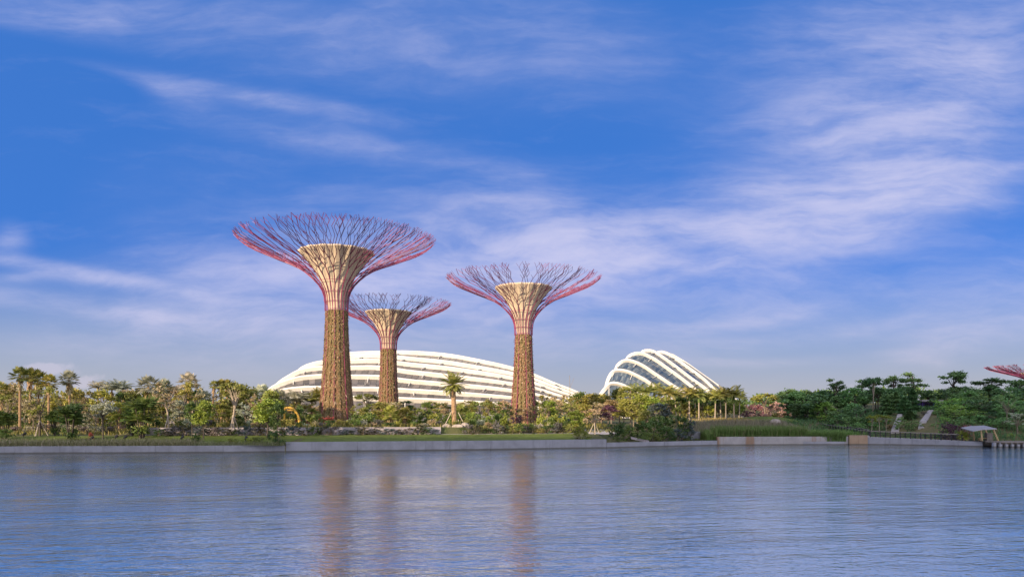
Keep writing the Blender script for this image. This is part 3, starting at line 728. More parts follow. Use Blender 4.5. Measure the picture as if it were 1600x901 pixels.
def shrubproto(style, v):
    """nominal shrub 2 m high, 2 m wide"""
    key = (style, v)
    if key in PROTO: return PROTO[key]
    rg = random.Random(sum(map(ord, style)) * 17 + v); rs = np.random.RandomState(sum(map(ord, style)) * 3 + v)
    t = MB(); c = MB(); cl = []
    if style == 'bush':
        for _ in range(11):
            a = rg.uniform(0, 6.283); r = .62 * math.sqrt(rg.random())
            cl.append((r * math.cos(a), r * math.sin(a), rg.uniform(.45, 1.55) - .5 * r * r, rg.uniform(.28, .48), .85))
        c.quads(clump_leaves(rs, cl, 330, .20))
        for (x, y, z, r, f) in cl[:7]: limb(t, rg, (x * .15, y * .15, -.1), (x, y, z), .03, .012)
    elif style == 'thicket':
        for _ in range(24):
            a = rg.uniform(0, 6.283); r = .8 * math.sqrt(rg.random())
            cl.append((r * math.cos(a), r * math.sin(a), rg.uniform(.2, 1.72) - .45 * r * r, rg.uniform(.2, .36), .8))
        c.quads(clump_leaves(rs, cl, 420, .17))
        for (x, y, z, r, f) in cl[:8]: limb(t, rg, (x * .25, y * .25, -.1), (x, y, z), .03, .01)
    elif style == 'bigbush':
        for _ in range(34):
            a = rg.uniform(0, 6.283); z = rg.uniform(.15, 1.75); m_ = .92 * math.sqrt(max(.05, 1 - ((z - .8) / 1.15) ** 2)); r = m_ * rg.random() ** .4 * .85
            cl.append((r * math.cos(a), r * math.sin(a), z, rg.uniform(.17, .30), .85))
        c.quads(clump_leaves(rs, cl, 1000, .10))
        t.tube([(0, 0, -.15), (.02, 0, .6), (0, .02, 1.2)], [.06, .045, .02], 6)
        for (x, y, z, r, f) in cl[:10]: limb(t, rg, (0, 0, z * .5), (x, y, z), .025, .008)
    elif style == 'cone':        # nominal 6 high 2 wide
        Q = []
        n = 2600; z = rs.rand(n) ** 1.25 * 5.9 + .1; rad = (1 - z / 6.05) ** .65 * (0.75 + .25 * np.sin(z * 5 + rs.rand() * 6))
        a = rs.rand(n) * 6.283; r = rad * (.55 + .5 * rs.rand(n))
        C = np.stack([r * np.cos(a), r * np.sin(a), z], 1); out = np.stack([np.cos(a), np.sin(a), a * 0 + .6], 1)
        c.quads(leaf_quads(rs, C, out, .30, .42)); t.tube([(0, 0, -.2), (0, 0, 5)], [.13, .03], 6)
    elif style == 'agave':
        Q = []
        for k in range(26):
            a = k * 2.4; e = .25 + 1.1 * (k / 26); L = 1.0 + .25 * rg.random()
            d = np.array([math.cos(a) * math.cos(e), math.sin(a) * math.cos(e), math.sin(e)]); s = np.array([-math.sin(a), math.cos(a), 0]) * .13
            b = d * .08; mid = d * L * .5 + np.array([0, 0, .05]); tip = d * L
            Q.append([b, mid - s, tip, mid + s])
        c.quads(np.array(Q) * np.array([1, 1, 1.6])); t.tube([(0, 0, -.1), (0, 0, .3)], [.1, .08], 6)
    PROTO[key] = (t, c); return PROTO[key]
def palmcrown(style, v):
    key = (style, v)
    if key in PROTO: return PROTO[key]
    rg = random.Random(sum(map(ord, style)) * 13 + v); rs = np.random.RandomState(v + 50)
    c = MB(); sk = MB(); Q = []
    def frame(a, e):
        d = np.array([math.cos(a) * math.cos(e), math.sin(a) * math.cos(e), math.sin(e)])
        s = np.array([-math.sin(a), math.cos(a), 0.0]); n = np.cross(s, d) * -1
        return d, s, (n if n[2] > 0 else -n)
    if style == 'fan':                       # nominal crown radius 1.7 m
        nl = 30
        for k in range(nl):
            a = k * 2.39996 + rg.uniform(-.2, .2); e = lerp(1.35, -.55, (k / nl) ** .85) + rg.uniform(-.1, .1)
            d, s, n = frame(a, e); pet = rg.uniform(.75, 1.0); L = rg.uniform(.75, .95)
            hub = d * pet; c.tube([(0, 0, -.05), tuple(hub)], [.022, .014], 4, cap=False)
            nb = 13
            for j in range(nb):
                t = lerp(-1.75, 1.75, j / (nb - 1)); dd = d * math.cos(t) + s * math.sin(t)
                LL = L * (1 - .25 * abs(t) / 1.75); dr = np.array([0, 0, -.16 * LL * (1 + abs(t) * .4)])
                w = np.cross(dd, n) * LL * .10
                c.quads([[hub, hub + dd * LL * .55 + w + dr * .25, hub + dd * LL + dr, hub + dd * LL * .55 - w + dr * .25]])
        for k in range(60):                   # skirt of dead fronds
            a = rg.uniform(0, 6.283); z = rg.uniform(-1.7, -.1); r = .22
            d = np.array([math.cos(a) * .45, math.sin(a) * .45, -1.0]); s = np.array([-math.sin(a), math.cos(a), 0]) * rg.uniform(.06, .14)
            b = np.array([math.cos(a) * r, math.sin(a) * r, z]); L = rg.uniform(.5, .9)
            sk.quads([[b - s * .4, b + d * L * .6 - s, b + d * L, b + d * L * .6 + s]])
    else:                                    # feather palms: nominal frond length 2 m
        nl, L0, arch, e0, e1 = dict(feather=(26, 2.0, .9, 1.3, -.35), royal=(17, 2.1, 1.35, 1.25, .0), arching=(22, 2.3, 1.5, 1.35, .35), date=(44, 2.0, .55, 1.4, -.75), clump=(15, 2.0, 1.2, 1.4, .3))[style]
        for k in range(nl):
            a = k * 2.39996 + rg.uniform(-.25, .25); e = lerp(e0, e1, (k / nl) ** .9) + rg.uniform(-.12, .12)
            L = L0 * rg.uniform(.85, 1.1); n_ = 9; p = np.zeros(3); pts = [p.copy()]; dirs = []
            for i in range(n_):
                ee = e - arch * (i / n_) ** 1.4; d, s, n = frame(a, ee); p = p + d * L / n_; pts.append(p.copy()); dirs.append((d, s, n))
            c.tube([tuple(q) for q in pts[::2] + [pts[-1]]], [.03, .026, .02, .016, .012, .008][:len(pts[::2]) + 1], 3, cap=False)
            m = 22
            for j in range(2, m):
                f = j / m * n_; i = min(n_ - 1, int(f)); b = pts[i] + (pts[i + 1] - pts[i]) * (f - i); d, s, n = dirs[i]
                l = .62 * math.sin(math.pi * (.18 + .80 * j / m)) * L / 2.0
                for sg in (-1, 1):
                    dd = s * sg * .78 + d * .5 + n * (.25 if style == 'date' else .05) + np.array([0, 0, -.28]); dd /= np.linalg.norm(dd)
                    w = np.cross(dd, n) * .045
                    Q.append([b, b + dd * l * .5 + w, b + dd * l + np.array([0, 0, -.1 * l]), b + dd * l * .5 - w])
        c.quads(Q)
        if style == 'royal': sk.tube([(0, 0, -1.0), (0, 0, -.5), (0, 0, .05)], [.15, .17, .08], 8)
        elif style == 'date':
            for k in range(50):
                a = k * 2.4; z = -1.0 * k / 50; b = np.array([math.cos(a) * .24, math.sin(a) * .24, z - .25]); d = np.array([math.cos(a) * .35, math.sin(a) * .35, .3]); s = np.array([-math.sin(a), math.cos(a), 0]) * .05
                sk.quads([[b - s, b + d * .6 - s, b + d * .7, b + s]])
        else:
            for k in range(12):
                a = rg.uniform(0, 6.283); b = np.array([math.cos(a) * .12, math.sin(a) * .12, -.1]); d = np.array([math.cos(a) * .4, math.sin(a) * .4, -1]); s = np.array([-math.sin(a), math.cos(a), 0]) * .05
                sk.quads([[b - s, b + d * .5 - s, b + d * 1.0, b + d * .5 + s]])
    PROTO[key] = (sk, c); return PROTO[key]
MESH = {}
def pm(key, mb, m, smooth=False):
    k = (key, tuple(x.name for x in m) if isinstance(m, (list, tuple)) else m.name)
    if k not in MESH: MESH[k] = mb.mesh(str(key[0]), m, smooth)
    return MESH[k]
def trunkmesh(style, m):
    key = ('trunk', style)
    if key not in PROTO:
        g = MB(); n = 26
        if style == 'date': rad = lambda t: 1.0 - .12 * t + .10 * (i % 2)
        elif style == 'royal': rad = lambda t: 1.0 - .25 * t + .25 * math.exp(-((t - .05) / .12) ** 2)
        else: rad = lambda t: 1.0 - .35 * t + .07 * (i % 2)
        pr = []
        for i in range(n + 1): pr.append((rad(i / n), i / n))
        g.lathe(pr, 9); PROTO[key] = (g, None)
    return pm(key, PROTO[key][0], m)
PLANTS = []
rp = random.Random(77)
def sub(name, me, root, sc_=(1, 1, 1), loc=(0, 0, 0), rz=0.0, rx=0.0):
    o = link(name, me, root, loc); o.scale = sc_; o.rotation_euler = (rx, 0, rz); return o
STAKE = None
def stakes(root, h, r=1.1):
    global STAKE
    for k in range(3):
        a = k * 2.094 + .5; g = MB(); g.tube([(r * math.cos(a), r * math.sin(a), -.1), (0.06 * math.cos(a), .06 * math.sin(a), h)], .055, 5)
        g.build('stake', M['stake'], root)
def plant(kind, px, Y, top, w, tone, look, cat='tree', where='', staked=0, bark=None, tw=None, base=None):
    """px: photo column of the stem; Y: distance; top: photo row of the crown's top; w: crown width in photo pixels"""
    x = PX(px, Y); z = ground(x, Y)
    h = max(0.5, PZ(top, Y) - z); W = w * Y / F
    if kind in ('round', 'tall', 'layered', 'umbrella', 'sparse'): W = min(W, h * 1.15)
    if kind == 'thicket': W = min(W, h * 2.2)
    v = rp.randrange(4); rz = rp.uniform(0, 6.28)
    nm = {'bigbush': 'tree', 'fan': 'fan_palm', 'feather': 'feather_palm', 'arching': 'feather_palm', 'royal': 'royal_palm', 'date': 'date_palm', 'clump': 'clumping_palm', 'bush': 'shrub', 'thicket': 'shrub', 'cone': 'conifer', 'agave': 'agave'}.get(kind, 'tree')
    root = thing(nm, '', cat, (x, Y, z - 0.03), 0)
    lm = M['hilldeep' if tone == 'deep' and px > 1225 else tone]
    if kind in ('fan', 'feather', 'royal', 'date', 'arching'):
        sk, c = palmcrown(kind, v); nom = 3.4 if kind == 'fan' else 3.5; s = W / nom
        up = {'fan': 1.5, 'date': 1.55, 'feather': 1.35, 'royal': 1.0, 'arching': 1.2}[kind] * s
        th = max(.3, h - up); tr = (tw or {'fan': .2, 'date': .5, 'royal': .17}.get(kind, .16))
        bm = M[bark or {'royal': 'palebark', 'fan': 'palmtrunk'}.get(kind, 'palmtrunk')]
        o = sub('trunk', trunkmesh(kind, bm), root, (tr, tr, th)); 
        sub('crown', pm((kind + '_crown', v), c, lm), root, (s, s, s), (0, 0, th), rz)
        sub('crownshaft' if kind == 'royal' else 'dead_frond_skirt', pm((kind + '_skirt', v), sk, M['green'] if kind == 'royal' else M['thatch']), root, (s, s, s), (0, 0, th), rz)
        if rp.random() < .6: root.rotation_euler = (rp.uniform(-.05, .05), rp.uniform(-.05, .05), 0)
    elif kind == 'clump':
        n = rp.randint(5, 8)
        for k in range(n):
            a = rp.uniform(0, 6.28); ln = rp.uniform(.05, .38); hh = h * rp.uniform(.35, .72); s = W / 4.6 * rp.uniform(.75, 1.05)
            dx, dy = math.cos(a) * ln * W * .7, math.sin(a) * ln * W * .7
            g = MB(); g.tube([(dx * .25, dy * .25, -.1), (dx * .6, dy * .6, hh * .5), (dx, dy, hh)], [.09, .075, .06], 6); g.build('stem', M[bark or 'darkbark'], root)
            sk, c = palmcrown('clump', k % 4); sub('crown', pm(('clump_crown', k % 4), c, lm), root, (s, s, s), (dx, dy, hh), rp.uniform(0, 6))
        sk, c = shrubproto('bush', v); sub('undergrowth', pm(('bush_leaves', v), c, lm), root, (W * .28, W * .28, h * .2), (0, 0, 0), rz)
    elif kind in ('bush', 'thicket', 'cone', 'agave', 'bigbush'):
        t, c = shrubproto(kind, v); nh, nw = {'cone': (6, 2.0)}.get(kind, (2, 2.0))
        sc_ = (W / nw, W / nw, h / nh)
        sub('foliage', pm((kind + '_leaves', v), c, lm), root, sc_, (0, 0, 0), rz)
        sub('stem', pm((kind + '_stem', v), t, M[bark or 'bark']), root, sc_, (0, 0, 0), rz)
    else:
        t, c = broadleaf(kind, v); sc_ = (W / 5, W / 5, h / 8)
        sub('crown', pm((kind + '_crown', v), c, lm), root, sc_, (0, 0, 0), rz)
        sub('trunk', pm((kind + '_trunk', v), t, M[bark or 'bark'], True), root, sc_, (0, 0, 0), rz)
    if staked: stakes(root, staked)
    PLANTS.append((root, px, look, where, cat)); return root

LG, MG, RG, HG = 'in the left garden', 'between the supertrees', 'below the arched glasshouse', 'on the right hillside'
# --- left garden, tall palms
for px, Y, top, w in ((4, 126, 594, 38), (31, 120, 571, 36), (47, 127, 573, 34), (63, 131, 576, 40), (76, 122, 583, 34)):
    plant('fan', px, Y, top, w, 'olive' if px != 76 else 'gold', 'tall green fan palm with shaggy skirt', 'palm', 'in the leftmost cluster of palms')
plant('fan', 110, 126, 577, 36, 'silver', 'pale dry-leaved fan palm standing clear against the sky', 'palm', 'left of the silver palms')
for px, Y, top, w, k in ((153, 136, 596, 30, 'arching'), (172, 134, 597, 36, 'arching'), (188, 132, 595, 40, 'arching'), (232, 130, 584, 44, 'fan'), (256, 136, 590, 40, 'fan'), (294, 128, 580, 40, 'fan'), (319, 131, 608, 32, 'fan'), (408, 140, 599, 38, 'fan'), (436, 142, 606, 40, 'fan')):
    plant(k, px, Y, top, w, 'silver', 'silvery grey palm with %s fronds' % ('arching feather' if k == 'arching' else 'spiky fan'), 'palm', LG)
for px, Y, top, w in ((331, 134, 593, 20), (346, 132, 591, 26), (355, 139, 591, 26)):
    plant('fan', px, Y, top, w, 'olive', 'slim brown-trunked fan palm', 'palm', 'behind the flat-topped staked tree')
# --- left garden, broadleaf trees
plant('sparse', 62, 112, 597, 56, 'gold', 'open-crowned staked tree with dark trunk near the left edge', staked=2.2, bark='darkbark')
plant('umbrella', 364, 116, 593, 64, 'olive', 'flat-topped slim tree held by three pale stakes on the lawn', staked=3.1, bark='palebark')
plant('sparse', 263, 116, 590, 64, 'dry', 'bare-branched pale tree with few leaves and stakes', staked=1.8, bark='palebark')
plant('sparse', 299, 129, 592, 60, 'dry', 'half bare buff tree behind a silver fan palm', bark='palebark')
plant('umbrella', 161, 109, 626, 44, 'silver', 'small grey-green tree with dark straight trunk near the water', bark='darkbark')
plant('round', 186, 122, 625, 34, 'lime', 'small thick-trunked yellow-green tree', bark='palmtrunk')
for px, Y, top, w, t in ((12, 124, 612, 46, 'gold'), (38, 132, 604, 50, 'olive'), (88, 130, 600, 52, 'gold'), (102, 134, 614, 40, 'dry'), (128, 132, 604, 46, 'olive'), (140, 128, 612, 36, 'dry'), (160, 127, 604, 46, 'gold'), (183, 130, 609, 46, 'green'), (206, 130, 608, 46, 'olive'), (221, 136, 602, 40, 'dry'), (243, 133, 602, 44, 'olive'), (276, 134, 604, 44, 'olive'), (290, 124, 597, 40, 'gold'), (308, 136, 608, 36, 'green'), (340, 128, 614, 40, 'olive'), (372, 136, 602, 46, 'olive'), (388, 131, 601, 50, 'olive'), (402, 127, 612, 36, 'dry'), (425, 137, 608, 46, 'gold'), (440, 142, 616, 40, 'silver'), (20, 140, 598, 50, 'dry'), (120, 142, 606, 46, 'gold'), (200, 142, 604, 50, 'dry'), (270, 145, 600, 50, 'dry'), (330, 143, 612, 46, 'dry'), (362, 145, 608, 46, 'green'), (420, 148, 604, 46, 'olive'), (52, 118, 622, 40, 'dry'), (150, 118, 628, 36, 'gold'), (232, 118, 628, 36, 'olive'), (280, 120, 622, 34, 'silver'), (350, 122, 628, 32, 'gold'), (385, 121, 626, 40, 'silver'), (408, 121, 630, 34, 'gold')):
    plant(('round', 'sparse', 'round', 'sparse', 'layered')[(px * 7 + Y) % 5], px, Y, top, w, t, {'gold': 'golden', 'olive': 'olive', 'dry': 'dry buff', 'green': 'fresh green', 'silver': 'greyish'}[t] + ' leafy garden tree', 'tree', LG)
# --- left garden, dark clumping palms and shrubs by the water
for px, Y, top, w, t in ((5, 107, 632, 40, 'deep'), (88, 112, 624, 40, 'deep'), (110, 106.5, 620, 54, 'deep'), (222, 110, 613, 62, 'green'), (208, 113, 622, 40, 'green')):
    plant('clump', px, Y, top, w, t, 'many-stemmed dark clumping palm', 'palm', 'close to the low quay wall')
for px, Y, top, w, t, l in ((318, 110, 624, 44, 'lime', 'yellow-green small tree leaning over the lawn'), (300, 112, 626, 34, 'green', 'green small tree left of the flat-topped staked tree'), (418, 112, 621, 60, 'lime', 'big round golden-green tree left of the yellow arch'), (433, 110, 628, 34, 'deep', 'dark green tree just left of the yellow arch')):
    plant('round', px, Y, top, w, t, l, bark='darkbark')
for px, Y, top, w, t in ((431, 105.8, 668, 34, 'deep'), (308, 106.5, 674, 22, 'deep'), (112, 104.5, 682, 30, 'lime'), (138, 104.5, 685, 26, 'lime'), (365, 105.5, 683, 30, 'lime'), (388, 105.8, 682, 30, 'lime'), (404, 105.7, 680, 26, 'green'), (345, 105.5, 685, 24, 'lime'), (12, 106, 668, 30, 'deep')):
    plant('thicket', px, Y, top, w, t, {'deep': 'dark green', 'lime': 'bright lime', 'green': 'mid green'}[t] + ' low shrub', 'shrub', 'on top of the low quay wall')
plant('bush', 143, 106, 671, 11, 'red', 'small red-leaved shrub by the water at left', 'shrub')
plant('bush', 503, 140, 648, 40, 'red', 'long red flowering shrub left of the tallest supertree base', 'shrub')
plant('bush', 474, 138, 652, 40, 'red', 'red flowering shrub right of the yellow arch', 'shrub')
for px in (26, 44, 66, 82, 100, 120, 134, 152, 170, 190, 205):
    plant('bush', px, 116 + (px * 7) % 9, 656 + (px * 3) % 9, 26, ('silver', 'gold', 'mauve', 'rust')[px % 4], ('pale grey', 'golden', 'mauve', 'reddish brown')[px % 4] + ' garden shrub', 'shrub', 'under the leftmost palms')
k = 0
for px in range(6, 470, 12):
    k += 1; Y = (128, 138, 150, 133)[k % 4]; t = ('olive', 'dry', 'gold', 'green', 'silver', 'olive', 'deep')[(k * 5) % 7]
    plant('thicket', px + rp.uniform(-4, 4), Y, (626 if px < 250 else 632) + rp.uniform(-6, 14), 36 + rp.uniform(-4, 10), t, {'gold': 'golden', 'olive': 'olive', 'dry': 'dry buff', 'green': 'fresh green', 'silver': 'greyish', 'deep': 'deep green'}[t] + ' tall shrub', 'shrub', 'under the trees at left')
# --- hedge of low shrubs before the retaining wall and the strip of planting above it
k = 0
for px in list(range(248, 694, 15)):
    Y = shore(PX(px, 118)) + 11.9 + (k % 3) * .3; k += 1
    plant('thicket', px + rp.uniform(-3, 3), Y, 663 + rp.uniform(-3, 7), 23 + rp.uniform(-4, 9), ('hedge', 'deep', 'hedge', 'mauve')[k % 4] if k % 5 else 'blue', ('dark brownish', 'dark green', 'dark brownish', 'mauve')[k % 4] + ' low shrub' if k % 5 else 'dull blue-green low shrub', 'shrub', 'in front of the low pale wall')
for px in range(722, 896, 11):
    Y = shore(PX(px, 128)) + 12.7 + (px % 3) * .4
    plant('thicket', px, Y, 661 + rp.uniform(-3, 7), 20 + rp.uniform(0, 8), ('hedge', 'mauve', 'deep', 'olive')[px % 4], ('dark brownish', 'mauve', 'dark green', 'olive')[px % 4] + ' low shrub', 'shrub', 'in the low hedge before the rightmost supertree')
k = 0
for px in range(244, 900, 13):
    Y = shore(PX(px, 118)) + 14.6 + (k * 5 % 4) * .8; k += 1
    t = ('mauve', 'silver', 'olive', 'deep', 'dry', 'green', 'gold')[(k * 3) % 7]
    plant('agave' if k % 6 == 0 else 'bush', px + rp.uniform(-3, 3), Y, 652 + rp.uniform(-3, 8), 19 + rp.uniform(-3, 6), t, {'mauve': 'mauve-tinged', 'silver': 'silvery', 'olive': 'olive', 'deep': 'deep green', 'dry': 'straw coloured', 'green': 'green', 'gold': 'golden'}[t] + (' spiky agave' if k % 6 == 0 else ' shrub'), 'shrub', 'on the planted bank above the lawn')
# --- between and behind the supertrees
plant('date', 710, 128, 581, 43, 'olive', 'stout date palm with orange-brown trunk before the long dome', 'palm', staked=0, tw=.40)
plant('fan', 609, 131, 631, 36, 'gold', 'short fan palm below the smallest supertree', 'palm')
plant('fan', 633, 134, 634, 32, 'olive', 'short dark fan palm right of the smallest supertree', 'palm')
plant('fan', 722, 140, 630, 36, 'olive', 'short fan palm right of the stout date palm', 'palm')
plant('arching', 462, 150, 612, 44, 'silver', 'silver-blue arching palm above the yellow arch', 'palm')
plant('arching', 487, 152, 614, 40, 'olive', 'dark arching feather palm left of the tallest supertree', 'palm')
plant('feather', 500, 172, 603, 36, 'olive', 'feather palm peeking out left of the tallest supertree trunk', 'palm')
plant('round', 468, 156, 614, 40, 'olive', 'olive round tree left of the tallest supertree', 'tree')
plant('umbrella', 572, 166, 611, 40, 'olive', 'small flat tree right of the tallest supertree trunk', 'tree')
plant('bush', 882, 148, 641, 44, 'blue', 'large blue-grey round bush right of the rightmost supertree', 'shrub')
plant('bush', 808, 137, 641, 24, 'purple', 'dark purple bush at the foot of the rightmost supertree', 'shrub')
plant('bush', 575, 142, 640, 40, 'deep', 'big dark bush right of the tallest supertree foot', 'shrub')
plant('bush', 552, 140, 646, 34, 'blue', 'blue-green bush at the right foot of the tallest supertree', 'shrub')
k = 0
for px in range(450, 906, 12):
    if 505 < px < 546: continue
    k += 1
    Y = (150, 164, 176, 143)[k % 4]; t = ('olive', 'gold', 'green', 'olive', 'lime', 'dry', 'deep')[k % 7]
    if 590 < px < 625: Y = 176 if k % 2 else 143
    if 798 < px < 838: Y = 164
    top = {450: 630}.get(px, 0) or (632 if px < 560 else 629 if px < 680 else 625) + rp.uniform(-5, 9)
    plant(('round', 'layered', 'round', 'sparse')[k % 4], px, Y, top, 34 + rp.uniform(-6, 10), t, {'olive': 'olive', 'gold': 'golden', 'green': 'green', 'lime': 'yellow-green', 'dry': 'dry brownish', 'deep': 'deep green'}[t] + ' low garden tree', 'tree', 'before the long dome')
for px in range(455, 905, 14):
    if 500 < px < 552 or 800 < px < 838: continue
    t = ('gold', 'green', 'olive', 'lime')[px % 4]
    plant('bush', px, 137 + (px * 3) % 7, 641 + rp.uniform(-5, 5), 28, t, {'olive': 'olive', 'gold': 'golden', 'green': 'green', 'lime': 'yellow-green'}[t] + ' rounded bush', 'shrub', 'behind the planted bank and before the long dome')
# --- right of the supertrees, below the arched glasshouse
for px, Y, top, w, t, kd in ((856, 178, 612, 36, 'olive', 'sparse'), (872, 176, 610, 40, 'dry', 'sparse'), (892, 170, 613, 40, 'olive', 'sparse'), (908, 176, 611, 44, 'green', 'round'), (925, 170, 612, 44, 'olive', 'round'), (940, 174, 612, 46, 'gold', 'round'), (955, 160, 622, 44, 'rust', 'round'), (968, 172, 606, 44, 'olive', 'round'), (985, 168, 604, 44, 'gold', 'layered'), (1002, 160, 614, 50, 'lime', 'round'), (1020, 158, 618, 46, 'lime', 'round'), (975, 150, 622, 44, 'gold', 'round'), (950, 145, 632, 40, 'purple', 'round'), (930, 150, 626, 36, 'dry', 'sparse'), (912, 140, 630, 40, 'gold', 'round'), (900, 135, 640, 34, 'lime', 'round'), (990, 146, 630, 40, 'gold', 'round'), (1010, 140, 640, 46, 'olive', 'round'), (1030, 146, 628, 50, 'blue', 'round'), (1046, 160, 622, 40, 'green', 'round'), (1062, 176, 618, 40, 'deep', 'round'), (1074, 170, 628, 34, 'gold', 'round'), (1098, 178, 620, 36, 'deep', 'round'), (1107, 170, 632, 26, 'lime', 'round'), (1122, 180, 622, 34, 'deep', 'round'), (1138, 176, 626, 30, 'green', 'round'), (1154, 178, 630, 26, 'lime', 'round'), (1150, 186, 622, 36, 'deep', 'round'), (1085, 184, 614, 44, 'deep', 'round'), (1134, 186, 616, 40, 'deep', 'round'), (1110, 188, 614, 44, 'green', 'round')):
    plant(kd, px, Y, top, w, t, {'olive': 'olive', 'gold': 'golden', 'green': 'green', 'lime': 'yellow-green', 'dry': 'dry brownish', 'deep': 'dark green', 'rust': 'rusty orange', 'purple': 'dark purple', 'blue': 'blue-green'}[t] + ' garden tree', 'tree', RG)
for px, Y, top, w in ((996, 172, 601, 36), (1012, 168, 603, 34), (1024, 174, 600, 36), (1038, 160, 603, 40), (1046, 170, 604, 34), (1057, 166, 607, 34), (1077, 164, 604, 38), (1086, 170, 610, 34), (1092, 165, 608, 36), (1106, 174, 612, 30), (1117, 166, 610, 34), (1126, 172, 607, 36), (1134, 167, 606, 38), (1147, 168, 605, 42), (1155, 176, 612, 30)):
    plant('royal', px, Y, top, w, 'gold' if px % 3 else 'olive', 'tall royal palm with pale slender trunk', 'palm', RG, tw=.16)
plant('sparse', 929, 131, 634, 40, 'dry', 'nearly bare staked sapling on the pale terrace', staked=2.0, bark='darkbark')
plant('thicket', 908, 122, 664, 34, 'lime', 'yellow-green shrub on the quay wall end by the ivy', 'shrub')
plant('bush', 962, 128, 650, 40, 'deep', 'dark round bush right of the pale terrace', 'shrub')
for px, Y, top, w, t in ((945, 124, 682, 30, 'deep'), (965, 124.5, 680, 30, 'green'), (978, 130, 662, 36, 'green'), (996, 132, 656, 40, 'deep'), (1014, 131, 650, 44, 'deep'), (1030, 134, 646, 46, 'green'), (1046, 134, 640, 50, 'deep'), (1062, 136, 646, 44, 'deep'), (1040, 130, 664, 40, 'deep'), (1058, 131, 668, 38, 'blue'), (1020, 128, 670, 40, 'green'), (1075, 136, 652, 30, 'blue'), (1005, 127, 674, 30, 'green'), (1072, 132, 682, 36, 'green'), (1090, 134, 683, 30, 'green')):
    plant('thicket', px, Y, top, w, t, {'deep': 'dark green', 'green': 'mid green', 'blue': 'blue-green'}[t] + ' shaded shrub', 'shrub', 'on the low ledge by the water')
# --- pink blossom beyond the reeds
for px, Y, top, w, t in ((1168, 196, 630, 30, 'magenta'), (1180, 200, 626, 32, 'magenta'), (1192, 204, 628, 32, 'pink'), (1204, 198, 624, 36, 'pink'), (1216, 204, 625, 34, 'pink'), (1226, 196, 630, 28, 'pink'), (1175, 190, 642, 26, 'pink'), (1198, 190, 643, 30, 'pink'), (1222, 190, 642, 28, 'rust')):
    plant('thicket', px, Y, top, w, t, {'magenta': 'magenta', 'pink': 'pale pink', 'rust': 'orange'}[t] + ' blossoming shrub', 'shrub', 'beyond the reeds')
plant('umbrella', 1196, 194, 613, 48, 'gold', 'flat-topped golden tree above the pink blossom', 'tree')
plant('bush', 1212, 186, 640, 16, 'gold', 'small golden bush before the pink blossom', 'shrub')
# --- right hillside: the tall ones
for kd, px, Y, top, w, l in (('tall', 1238, 186, 606, 44, 'twin-topped dark tree at the left end of the hillside'), ('round', 1259, 190, 609, 50, 'rounded dark tree second from the left end of the hillside'), ('tall', 1284, 184, 608, 44, 'dark tree with open top above the bright green hillside tree'), ('layered', 1307, 178, 591, 46, 'narrow layered dark tree rising above its neighbours'), ('layered', 1346, 182, 593, 30, 'thin tiered dark tree left of the pale-trunked tree'), ('tall', 1364, 170, 585, 36, 'tall dark tree with long pale straight trunk and domed crown'), ('tall', 1397, 182, 584, 36, 'dark mushroom-crowned tree right of the pale-trunked tree'), ('layered', 1426, 184, 582, 46, 'open tiered dark tree above the blue pavilion'), ('umbrella', 1488, 180, 576, 50, 'tallest wide umbrella-crowned dark tree on the hilltop'), ('umbrella', 1546, 182, 587, 76, 'broad flat-crowned dark tree left of the distant supertree'), ('round', 1592, 172, 592, 56, 'big dark tree at the right edge below the distant supertree')):
    plant(kd, px, Y, top, w, 'deep', l, bark='palebark' if px == 1364 else 'darkbark')
for kd, px, Y, top, w, t in (('round', 1242, 174, 628, 36, 'deep'), ('round', 1262, 172, 630, 44, 'deep'), ('round', 1290, 166, 626, 48, 'hillbright'), ('round', 1310, 170, 616, 40, 'hill'), ('round', 1332, 158, 628, 62, 'hill'), ('round', 1352, 172, 612, 36, 'deep'), ('round', 1372, 176, 604, 44, 'deep'), ('round', 1402, 176, 606, 46, 'deep'), ('round', 1388, 166, 614, 36, 'deep'), ('round', 1420, 178, 606, 50, 'deep'), ('round', 1450, 190, 608, 56, 'deep'), ('round', 1475, 188, 606, 50, 'deep'), ('round', 1508, 182, 602, 56, 'deep'), ('round', 1525, 178, 606, 60, 'deep'), ('round', 1560, 172, 606, 60, 'deep'), ('round', 1496, 164, 614, 56, 'hill'), ('round', 1528, 162, 616, 60, 'hill'), ('round', 1558, 158, 618, 56, 'hill'), ('round', 1580, 156, 614, 60, 'hill'), ('round', 1602, 150, 618, 60, 'deep'), ('round', 1540, 152, 634, 50, 'deep'), ('round', 1276, 176, 618, 40, 'deep'), ('round', 1230, 182, 620, 30, 'deep'), ('round', 1618, 165, 600, 60, 'deep')):
    plant(kd, px, Y, top, w, t, {'deep': 'dark green', 'hill': 'mid green', 'hillbright': 'bright green'}[t] + ' dense tree', 'tree', HG, bark='darkbark')
